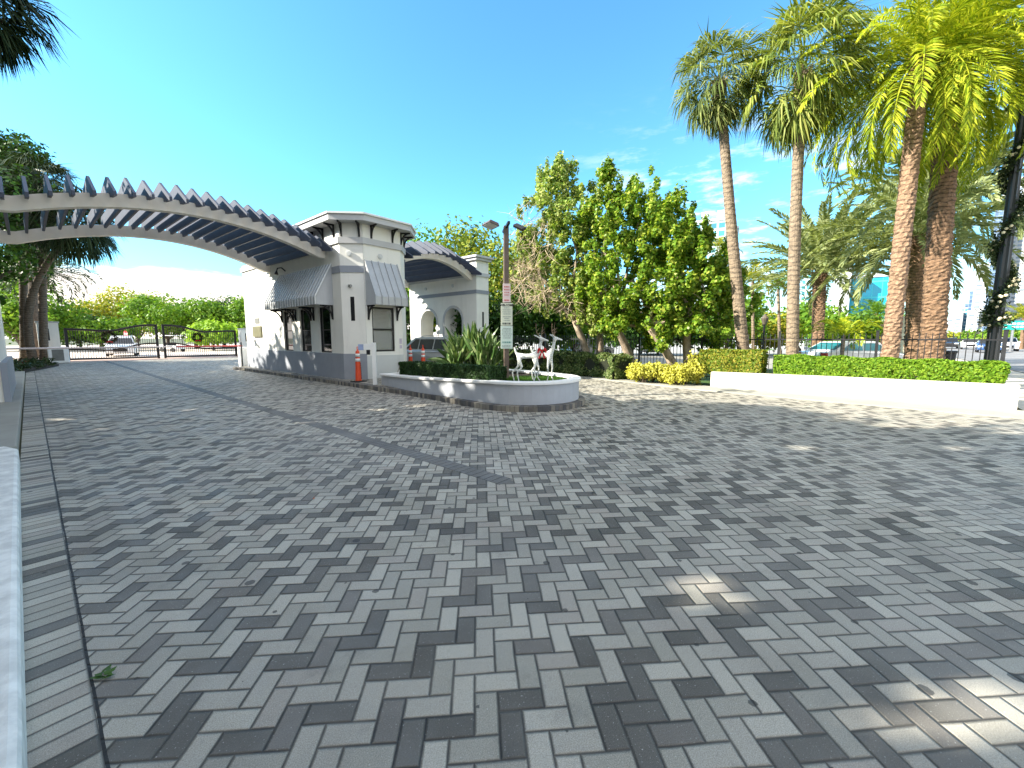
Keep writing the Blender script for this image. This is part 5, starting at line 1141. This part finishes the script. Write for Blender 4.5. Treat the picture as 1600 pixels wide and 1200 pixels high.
grape_tree('spreading leafy tree with twin leaning trunks behind the golden shrubs', [at(1058, 580, 15.2), at(1076, 582, 15.3)],
    [(*at(1060, 380, D3), 1.0), (*at(1095, 430, D3), 1.1), (*at(1050, 440, D3 - .6), 1.2), (*at(1120, 480, D3 + .2), 1.0), (*at(1070, 500, D3 - .6), 1.1), (*at(1030, 490, D3 - .2), .9), (*at(1110, 520, D3 + .3), .7), (*at(1125, 440, D3 + .6), .8), (*at(1090, 375, D3 + .6), .7)],
    37000, 43, fork=[at(1010, 505, 15.0), at(1078, 490, 15.2)], r0=.15)

# ------------------------------------------------------------------ palms on the right
WIND = (.35, -.35)
bx, by = spot(1172, 14.0)
palm('fan', 'slim leaning fan palm nearest the leafy trees', (bx, by, 0), at(1124, 128, 13.9), .20, .13, nf=44, leafm=L_SABAL, trunkm=TR_SABAL, seed=51, bow=(.0, .03), group='fan palms behind the hedge', petiole=.85, blade=1.0, dry=5, el=(88, -72), wind=WIND)
bx, by = spot(1244, 12.7)
palm('fan', 'straight fan palm rising from the gap between the hedges', (bx, by, 0), at(1254, 112, 12.6), .17, .13, nf=58, leafm=leafmat('leaf_fan_bright', [(.08, .13, .025), (.22, .28, .05), (.42, .44, .11)], .35), trunkm=TR_SABAL, seed=52, bow=(-.05, .05), group='fan palms behind the hedge', petiole=1.1, blade=1.15, dry=3, el=(88, -68), wind=WIND)
bx, by = spot(1393, 11.6)
palm('feather', 'rough-barked palm with bright yellow-green fronds above the green hedge', (bx, by, 0), at(1440, 92, 11.5), .185, .175, nf=96, L=3.5, leafm=L_PYG, trunkm=trunkmat('pyg_trunk', lin((72, 52, 40)), lin((164, 134, 108)), 8), seed=53, style='date', leaf=.42, lw=.017, m=66, el=(75, -45), droop=72, wind=WIND, flare=1.15, vshape=.35)
bx, by = spot(1462, 12.6)
palm('feather', 'thickest brown palm trunk with diamond scars behind the fence', (bx, by, 0), at(1487, 80, 12.4), .27, .26, nf=90, L=4.0, leafm=L_PYG, trunkm=TR_DATE, seed=54, style='date', leaf=.46, lw=.019, m=70, el=(75, -45), droop=78, wind=WIND, flare=1.1)
bx, by = spot(1432, 17.0)
palm('feather', 'date palm half hidden behind the thickest trunk', (bx, by, 0), at(1432, 368, 17), .26, .24, nf=60, L=4.2, leafm=L_DATE, trunkm=TR_DATE, seed=55, style='date', leaf=.5, lw=.036, m=72, el=(75, -25), droop=60, wind=(.12, -.12), group='grey-green date palms beyond the fence')
bx, by = spot(1280, 21)
palm('feather', 'date palm with a full grey-green crown left of the teal glass building', (bx, by, 0), at(1281, 425, 21), .24, .27, nf=64, L=4.3, leafm=L_DATE, trunkm=TR_DATE, seed=56, style='date', leaf=.52, lw=.040, m=72, el=(85, -8), droop=40, wind=(.12, -.12), group='grey-green date palms beyond the fence')
bx, by = spot(1448, 24)
palm('feather', 'tall date palm filling the background behind the thick trunks', (bx, by, 0), at(1450, 290, 24), .26, .26, nf=70, L=5.0, leafm=L_DATE, trunkm=TR_DATE, seed=57, style='date', leaf=.6, lw=.046, m=76, el=(80, -35), droop=65, wind=(.12, -.12), group='grey-green date palms beyond the fence')
bx, by = spot(1665, 20)
palm('feather', 'date palm crown at the right photo edge behind the lamp post', (bx, by, 0), at(1680, 170, 20), .26, .26, nf=60, L=4.2, leafm=L_DATE, trunkm=TR_DATE, seed=58, style='date', leaf=.55, lw=.036, m=60, el=(80, -45), droop=65, wind=(.12, -.12), group='grey-green date palms beyond the fence')
bx, by = spot(1388, 33)
palm('feather', 'small distant palm in front of the teal glass building', (bx, by, 0), at(1372, 492, 33), .16, .16, nf=34, L=1.9, leafm=L_GREEN, trunkm=TR_DATE, seed=59, style='date', leaf=.4, lw=.03, m=26, el=(80, -10), droop=70, group='small palms in the lot')
bx, by = spot(1222, 26)
palm('feather', 'thin young palm left of the street lantern', (bx, by, 0), at(1216, 452, 26), .09, .08, nf=22, L=2.0, leafm=L_GREEN, trunkm=TR_SABAL, seed=60, leaf=.4, lw=.03, m=26, el=(80, 0), droop=80, group='small palms in the lot', boots=False)
bx, by = spot(1180, 24)
palm('feather', 'thin young palm between the leafy trees and the straight fan palm', (bx, by, 0), at(1176, 440, 24), .08, .08, nf=22, L=2.0, leafm=L_YEL, trunkm=TR_SABAL, seed=61, leaf=.4, lw=.03, m=26, el=(80, 0), droop=80, group='small palms in the lot', boots=False)
bx, by = spot(1318, 17)
palm('feather', 'low young palm arching over the parked white car', (bx, by, 0), at(1318, 524, 17), .07, .07, nf=14, L=1.5, leafm=L_PYG, trunkm=TR_SABAL, seed=62, leaf=.34, lw=.02, m=30, el=(70, 20), droop=110, group='small palms in the lot', boots=False)
bx, by = spot(1108, 33)
palm('feather', 'pale thin palm top showing above the leafy trees', (bx, by, 0), at(1124, 388, 33), .10, .09, nf=14, L=1.6, leafm=L_YEL, trunkm=mat('pale_trunk', lin((200, 200, 180)), .8), seed=63, leaf=.4, lw=.035, m=22, el=(80, -10), droop=70, boots=False)

# lamp post wound with a garland
lx, ly = spot(1553, 12.3)
lp = thing('garlanded_lamp_post', 'dark fluted lamp post wound with a white flower garland', 'lamp post', (lx, ly, 0))
b = MB(); prof = []
N = 16
vs = [((.15 - .05 * zz / 8) * (1 + (.10 if k % 2 else -.08)) * math.cos(2 * math.pi * k / N), (.15 - .05 * zz / 8) * (1 + (.10 if k % 2 else -.08)) * math.sin(2 * math.pi * k / N), zz) for zz in (0, 2, 5, 9.5) for k in range(N)]
b.add(vs, [(i * N + k, i * N + (k + 1) % N, (i + 1) * N + (k + 1) % N, (i + 1) * N + k) for i in range(3) for k in range(N)]); b.build('shaft', mat('lamp_post_paint', (.03, .032, .03), .45), lp)
rng = np.random.default_rng(5); n = 5200; a = rng.uniform(0, 1, n); th = a * 2 * math.pi * 3.2 + 1.0; P = np.stack([np.cos(th) * .19, np.sin(th) * .19, 2.05 + a * 6.5], 1) + rng.normal(0, .085, (n, 3)); P = np.concatenate([P, np.array([0, 0, 2.1]) + rng.normal(0, .15, (700, 3))])
quads_mesh('garland', leaf_cards(P, .05, rng, .4, 0), L_SABALD, lp)
FLW = mat('flower_cream', lin((240, 228, 190)), .6, var=.1); FB = MB(); FB.tube([(0, 0, -.02), (0, 0, .02), (0, 0, .05)], [.6, 1.0, .5], 7); fl0 = [None]
def flower(c, r):
    if fl0[0] is None: fl0[0] = FB.build('flower', FLW, lp); o = fl0[0]; FBs = o
    else: o = fl0[0].copy(); COL.objects.link(o); o.parent = lp
    o.location = c; o.scale = (r, r, 1)
n = 78; a = rng.uniform(0, 1, n); th = a * 2 * math.pi * 3.2 + 1.0
for k in range(n):
    c = Vector((math.cos(th[k]) * .26, math.sin(th[k]) * .26, 2.05 + a[k] * 6.5)) + Vector(rng.normal(0, .07, 3)); flower(c, .045)
for k in range(18): flower(Vector((rng.normal(0, .17), rng.normal(0, .17), 2.05 + rng.normal(0, .13))), .05)
# overhead wires near the lamp post
b = MB(); p = at(1560, 453, 12.3); q = Vector((60, -30, 3.6)); b.tube([p, q], .008, 5); o = b.build('overhead_cable', BLACK); tag(o, 'thin dark cable running right from the garlanded lamp post', 'cable')

# street lantern, bin, column
sx, sy = spot(1193, 21); t = thing('street_lantern', 'black street lantern on a slim post beyond the fence', 'street lamp', (sx, sy, 0)); b = MB(); b.lathe([(.1, 0), (.09, .3), (.05, .4), (.045, 2.2), (.07, 2.25)], 12); b.build('post', BLACK, t)
b = MB(); b.lathe([(.08, 2.25), (.17, 2.5), (.18, 2.56), (.06, 2.72), (.02, 2.78)], 12); b.build('lantern', mat('lantern_glass', (.12, .1, .08), .3), t)
sx, sy = spot(1483, 19); t = thing('litter_bin', 'black litter bin standing behind the fence near the avenue', 'litter bin', (sx, sy, 0)); b = MB(); b.lathe([(.26, 0), (.30, .85), (.33, .9), (.33, .98), (.28, .99)], 18); b.build('bin', BLACK, t)
sx, sy = spot(1414, 22); t = thing('column', 'cream concrete column between the two thick palm trunks', 'column', (sx, sy, 0)); b = MB(); b.lathe([(.42, 0), (.42, .3), (.36, .35), (.34, 2.4), (.42, 2.5), (.42, 2.7)], 20); b.build('shaft', mat('column_cream', lin((228, 222, 196)), .7), t)
# overhead direction sign far along the avenue
p = at(1584, 508, 48); t = thing('direction_sign', 'green overhead direction sign beside the garlanded lamp post', 'road sign', (p.x, p.y, 0), -HEAD - R(35)); MB().box((-2.0, -.04, p.z - .55), (2.0, .04, p.z + .5)).build('panel', mat('sign_green', (.01, .30, .26), .4), t)
b = MB(); rg = random.Random(3)
for r_ in (0.16, -.2):
    x = -1.6
    while x < 1.6: q = rg.uniform(.1, .28); b.box((x, -.05, p.z + r_ - .1), (x + q, -.042, p.z + r_ + .1)); x += q + .08 + (rg.random() < .2) * .3
b.build('lettering', WHITE, t); b = MB(); b.tube([(0, .1, 0), (0, .1, p.z)], .12, 8); b.build('post', ALU, t)

# ------------------------------------------------------------------ far buildings
def facade_mat(name, wall, glass, fh, bw, vert=.25, horiz=.35, rough=.3):
    t = NT(name); uvn = t.obj(); sp = t.node('ShaderNodeSeparateXYZ'); t.l.new(uvn, sp.inputs[0])
    hx = t.math('ADD', sp.outputs[0], sp.outputs[1])
    fz = t.math('FRACT', t.math('MULTIPLY', sp.outputs[2], 1 / fh)); fx = t.math('FRACT', t.math('MULTIPLY', hx, 1 / bw))
    m_ = t.math('MULTIPLY', t.math('GREATER_THAN', fz, horiz), t.math('GREATER_THAN', fx, vert))
    cell = t.node('ShaderNodeTexWhiteNoise', noise_dimensions='2D'); cb = t.node('ShaderNodeCombineXYZ'); t.put(cb.inputs[0], t.math('FLOOR', t.math('MULTIPLY', hx, 1 / bw))); t.put(cb.inputs[1], t.math('FLOOR', t.math('MULTIPLY', sp.outputs[2], 1 / fh))); t.l.new(cb.outputs[0], cell.inputs[0])
    g2 = t.mix(cell.outputs[0], tuple(x * .75 for x in glass), tuple(min(1, x * 1.25) for x in glass))
    t.l.new(t.mix(m_, wall, g2), t.b.inputs['Base Color']); t.l.new(t.math('SUBTRACT', .7, t.math('MULTIPLY', m_, .7 - rough)), t.b.inputs['Roughness']); return t.m
def building(label, px0, px1, ytop, d, fm, depth=18, rz=None, floors=0, slabm=None, name='tower_block', balcony=False, steps=None, fh=3.2, group=None):
    a = at(px0, ytop, d); c = at(px1, ytop, d); w = (Vector((c.x, c.y)) - Vector((a.x, a.y))).length; mid_ = (a + c) / 2; ang = math.atan2(mid_.x, -mid_.y) if rz is None else rz; w *= abs(math.cos(ang - math.atan2(c.y - a.y, c.x - a.x))); h = a.z
    t = thing(name, label, 'building', ((a.x + c.x) / 2, (a.y + c.y) / 2, 0), ang, group); MB().box((-w / 2, 0, 0), (w / 2, depth, h)).build('facade', fm, t)
    MB().box((-w / 2 - .3, -.3, h + .01), (w / 2 + .3, depth + .3, h + .9)).build('parapet', slabm or PALE, t)
    if steps:
        for (f0, f1, hh) in steps: MB().box((-w / 2 + f0 * w, depth * .2, h + .91), (-w / 2 + f1 * w, depth * .8, h + hh)).build('rooftop_block', slabm or PALE, t)
    if balcony:
        b = MB(); z_ = fh
        while z_ < h - 1: b.box((-w / 2 - .4, -1.4, z_ - .15), (w / 2 + .4, -.01, z_ + .55)); z_ += fh
        b.build('balconies', slabm or PALE, t)
    return t
PALE = mat('far_white', lin((200, 204, 208)), .7, var=.02); PALEB = mat('far_blue', lin((190, 208, 224)), .6, var=.03)  # pale tones here and in the skyline facades stand in for distance haze
FM1 = facade_mat('facade_aqua', lin((190, 205, 208)), lin((70, 140, 160)), 3.2, 3.0)
FM2 = facade_mat('facade_teal', lin((60, 185, 200)), lin((20, 160, 190)), 3.4, 1.6, .08, .1, .15)
FM3 = facade_mat('facade_white', lin((178, 180, 182)), lin((120, 134, 150)), 3.2, 4.4, .3, .5)
FM4 = facade_mat('facade_blue', lin((118, 138, 160)), lin((80, 104, 135)), 3.4, 2.2, .15, .2)
building('pale aqua apartment tower behind the leafy tree, twin rooftop domes', 1088, 1132, 362, 190, FM1, balcony=True, steps=[(.08, .3, 5), (.6, .82, 5)])
building('narrower glassy tower attached right of the aqua apartment tower', 1133, 1152, 372, 196, FM1, balcony=False)
building('teal glass office building with white side wall seen between palms', 1329, 1392, 446, 105, FM2, name='office_building')
building('plain white building block left of the teal glass office', 1305, 1328, 437, 104, PALE, name='office_building')
building('slim pale blue tower behind the date palm trunk', 1256, 1270, 420, 260, FM1)
building('large dark blue glass slab left side of the right edge tower', 1556, 1578, 330, 380, FM4, depth=60)
building('white balconied tower cut by the right photo edge', 1579, 1660, 300, 376, FM3, balcony=True, depth=60)
building('white podium building at the foot of the right edge tower', 1566, 1680, 484, 330, FM3, name='podium_building')
for k, (a, c, y, d, m_, lab) in enumerate([(1480, 1494, 500, 420, FM3, 'lowest white block at the left end of the skyline'), (1495, 1505, 490, 400, FM3, 'white block second from the left in the skyline'), (1504, 1512, 484, 410, FM1, 'pale aqua block in the middle of the skyline'), (1508, 1520, 476, 430, FM4, 'bluish block behind the skyline row'), (1516, 1528, 458, 370, FM4, 'taller blue skyline tower left of the white one'), (1526, 1546, 420, 330, FM3, 'tallest white skyline tower beside the lamp post'), (1512, 1530, 489, 330, FM3, 'white stepped block under the blue skyline tower'), (1461, 1478, 508, 460, FM3, 'small far white block seen through the fence')]):
    building(lab, a, c, y, d, m_, depth=24, group='skyline blocks along the avenue')
building('low white house behind the young palms', 1345, 1400, 515, 60, PALE, name='house')
building('low white building beyond the parking lot', 1130, 1240, 518, 75, PALE, name='house')

# ------------------------------------------------------------------ background trees
K = 0
def bg(px, ytop, d, r, leafm, label, n=5500, size=.2, low=.12, group='trees beyond the gates', seed=None, name='tree', nc=18):
    global K; K += 1; p = at(px, ytop, d); return broad_tree(label, p.x, p.y, p.z, r, leafm, BARKD, n, size, seed or 100 + K, nc, low, name, group)
bg(150, 462, 66, 5.5, L_YEL, 'yellow-green tree left behind the left gate leaf')
bg(205, 446, 72, 7.5, L_YEL, 'broad golden tree, tallest behind the left gate leaf', 7600)
bg(255, 455, 62, 6.0, L_GREEN, 'rounded green tree above where the two gates meet', 7200)
bg(300, 462, 60, 5.0, L_GREEN, 'green tree above the left half of the right gate leaf', 7000)
bg(345, 460, 66, 6.0, L_DARK, 'darker green tree above the right gate leaf', 7400)
bg(385, 462, 62, 5.0, L_GREEN, 'green tree partly hidden by the guardhouse wall')
bg(330, 498, 52, 3.5, leafmat('leaf_lime', [(.16, .32, .025), (.27, .46, .04), (.40, .56, .07)], .4), 'low lime green tree right behind the right gate leaf', 2200, .24)
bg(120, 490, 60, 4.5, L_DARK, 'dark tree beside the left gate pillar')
bg(180, 492, 50, 3.2, L_GREEN, 'low green tree behind the white four-wheel drive', 2000, .22)
bg(20, 425, 48, 6.0, L_GREEN, 'bright green tree behind the left palm trunks', 7000)
bg(-40, 400, 50, 7.0, L_GREEN, 'green tree beyond the left photo edge palms', 7000)
bg(75, 480, 55, 4.5, L_GREEN, 'green tree between the palm trunks and the gate pillar')
rgh = 'trees behind the guardhouse and tower'
bg(665, 352, 31, 4.2, L_GREEN, 'green tree rising behind the small pergola', 6500, .15, .2, rgh, nc=26)
bg(725, 345, 29, 4.5, leafmat('leaf_mixed', [(.06, .12, .015), (.18, .26, .03), (.42, .42, .06)], .35), 'large mixed green tree behind the right gate tower', 8000, .14, .2, rgh, nc=30)
bg(800, 365, 27, 4.2, MATS['leaf_mixed'], 'yellowish tree behind the sign pole', 7500, .13, .2, rgh, nc=30)
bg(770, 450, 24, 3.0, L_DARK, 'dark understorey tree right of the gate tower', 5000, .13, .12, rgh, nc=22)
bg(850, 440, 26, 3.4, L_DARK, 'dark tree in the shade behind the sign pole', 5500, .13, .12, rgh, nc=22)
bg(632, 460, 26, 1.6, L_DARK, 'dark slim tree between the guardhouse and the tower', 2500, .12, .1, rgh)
bg(900, 470, 30, 3.5, L_GREEN, 'green tree behind the pale leafy tree', 4000, .16, .12, rgh)
rgp = 'trees in the lot behind the fence'
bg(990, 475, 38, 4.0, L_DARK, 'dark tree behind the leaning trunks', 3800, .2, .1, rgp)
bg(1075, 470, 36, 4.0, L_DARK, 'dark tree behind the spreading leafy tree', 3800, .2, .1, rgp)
bg(1140, 440, 34, 3.5, L_GREEN, 'green tree just right of the spreading leafy tree', 3600, .18, .1, rgp)
bg(1195, 480, 38, 3.0, L_YEL, 'yellow-green tree behind the street lantern', 3000, .18, .1, rgp)
bg(1255, 465, 40, 3.6, L_GREEN, 'bushy tree behind the straight fan palm trunk', 3400, .18, .1, rgp)
bg(1310, 478, 30, 3.0, L_GREEN, 'bushy tree between the date palm and the teal office', 4000, .14, .1, rgp)
bg(1360, 497, 36, 2.6, L_DARK, 'small dark tree below the teal office', 3000, .16, .1, rgp)
bg(1545, 520, 130, 7, L_GREEN, 'far green tree at the end of the avenue', 2200, .5, .05, 'trees along the avenue')
bg(1500, 525, 170, 8, L_YEL, 'far yellowish tree left of the lamp post base', 2200, .5, .05, 'trees along the avenue')
bg(1590, 512, 70, 4.5, MATS['leaf_mixed'], 'low tree under the green direction sign', 2600, .28, .05, 'trees along the avenue')
bg(1640, 500, 66, 5, L_GREEN, 'green tree cut by the right photo edge', 2600, .28, .05, 'trees along the avenue')
bx, by = spot(1598, 58)
palm('feather', 'small palm above the green direction sign at right', (bx, by, 0), at(1600, 497, 58), .2, .2, nf=30, L=3.0, leafm=L_YEL, trunkm=TR_DATE, seed=66, leaf=.6, lw=.05, m=24, el=(80, 0), droop=70, boots=False, group='trees along the avenue')

# ------------------------------------------------------------------ left palms and the shade-giving row
bx, by = spot(33, 26.5)
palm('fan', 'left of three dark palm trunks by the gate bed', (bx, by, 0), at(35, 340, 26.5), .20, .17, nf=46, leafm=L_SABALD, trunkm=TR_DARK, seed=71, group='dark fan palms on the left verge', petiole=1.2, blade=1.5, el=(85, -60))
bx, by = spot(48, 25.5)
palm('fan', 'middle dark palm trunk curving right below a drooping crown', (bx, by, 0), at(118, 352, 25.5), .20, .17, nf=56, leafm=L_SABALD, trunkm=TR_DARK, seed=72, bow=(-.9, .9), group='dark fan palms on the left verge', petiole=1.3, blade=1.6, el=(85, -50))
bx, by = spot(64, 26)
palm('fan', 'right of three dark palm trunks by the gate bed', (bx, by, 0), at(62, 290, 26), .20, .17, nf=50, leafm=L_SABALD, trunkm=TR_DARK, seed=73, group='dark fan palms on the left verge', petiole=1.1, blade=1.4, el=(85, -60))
bx, by = spot(58, 36)
palm('feather', 'feather palm arching right behind the dark palm trunks', (bx, by, 0), at(72, 428, 36), .16, .15, nf=34, L=3.6, leafm=L_SABALD, trunkm=TR_DARK, seed=74, leaf=.7, lw=.035, m=34, el=(70, -10), droop=95, boots=False)
p = at(-42, -8, 5.9)
palm('fan', 'palm crown hanging into the top left corner', (p.x - 1.7, p.y - .9, 0), (p.x, p.y, p.z), .15, .12, nf=46, leafm=L_SABALD, trunkm=TR_DARK, seed=75, petiole=.38, blade=.60, el=(85, -70))
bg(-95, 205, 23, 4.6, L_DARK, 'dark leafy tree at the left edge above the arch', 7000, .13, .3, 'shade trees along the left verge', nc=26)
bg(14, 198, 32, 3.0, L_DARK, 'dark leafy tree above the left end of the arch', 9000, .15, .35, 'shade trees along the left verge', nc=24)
# the row of dense shade trees along the left verge (outside the frame; it shades the driveway)
spec = [(-6.5, -1, 12.3), (-6.5, 4, 12.3), (-6.0, 8.5, 12.5), (-6.3, 13, 12.4), (-6.2, 17.5, 11.0), (-6.4, 21.6, 10.6), (-6.6, 28.0, 12.4), (-6.6, 30.8, 10.4), (-6.5, 35, 9.6), (-5.6, 40, 7.5), (-9, 1.5, 12.5), (-9, 11, 12.5), (-9, 17.5, 11.0), (-9, -5, 12.5)]
SHADE = 'shade trees along the left verge'
ORD = ['second', 'third', 'fourth', 'fifth', 'sixth', 'seventh', 'eighth', 'ninth', 'tenth', 'last of the row', 'back row third', 'back row second', 'back row last', 'first']
def gpt(px, py):
    rx = (px - 800) / FPX; ry = (600 - py) / FPX; c, q = math.cos(PITCH), math.sin(PITCH); k = HEIGHT / (q - c * ry); X, Y = plan(rx * k, (c + q * ry) * k); return (X, Y, 0.0)
GAPS = [(gpt(1120, 925), .16), (gpt(1150, 935), .10), (gpt(1330, 1125), .08), (gpt(1400, 1140), .11), (gpt(1470, 1115), .13), (gpt(1545, 1100), .15), (gpt(1600, 1120), .12), (gpt(1500, 1170), .02),
        (gpt(100, 655), .14), (gpt(160, 671), .16), (gpt(60, 653), .08), (gpt(225, 795), .01), (gpt(330, 785), .04), (gpt(380, 775), .02), (gpt(590, 640), .12), (gpt(650, 634), .14), (gpt(300, 640), .15), (gpt(480, 660), .1),
        ((6.6, 8.6, .4), .05), ((6.65, 18.0, .2), .15), ((6.65, 16.4, .2), .13), ((7.1, 17.2, .5), .16), ((7.1, 16.0, .4), .1), ((7.1, 18.6, .45), .2), ((6.6, 17.0, 3.2), .12), ((6.6, 15.9, 3.4), .10), ((6.6, 17.9, 3.4), .16), ((7.1, 18.9, 1.4), .18), ((7.1, 13.9, 4.6), .3), ((7.1, 14.2, 4.9), .4),
        ((7.4, 5.8, 1.1), .12), (gpt(1250, 700), .12), (gpt(1500, 700), .1)]
def keep_out_of_gaps(P):
    d = np.array(to_sun); ok = np.ones(len(P), bool)
    for g, r in GAPS:
        q = P - np.array(g); ok &= np.linalg.norm(q - (q @ d)[:, None] * d, axis=1) > r * 1.15 + (.11 if g[2] == 0.0 else .04)
    return ok
for k, (X, Y, h) in enumerate(spec):
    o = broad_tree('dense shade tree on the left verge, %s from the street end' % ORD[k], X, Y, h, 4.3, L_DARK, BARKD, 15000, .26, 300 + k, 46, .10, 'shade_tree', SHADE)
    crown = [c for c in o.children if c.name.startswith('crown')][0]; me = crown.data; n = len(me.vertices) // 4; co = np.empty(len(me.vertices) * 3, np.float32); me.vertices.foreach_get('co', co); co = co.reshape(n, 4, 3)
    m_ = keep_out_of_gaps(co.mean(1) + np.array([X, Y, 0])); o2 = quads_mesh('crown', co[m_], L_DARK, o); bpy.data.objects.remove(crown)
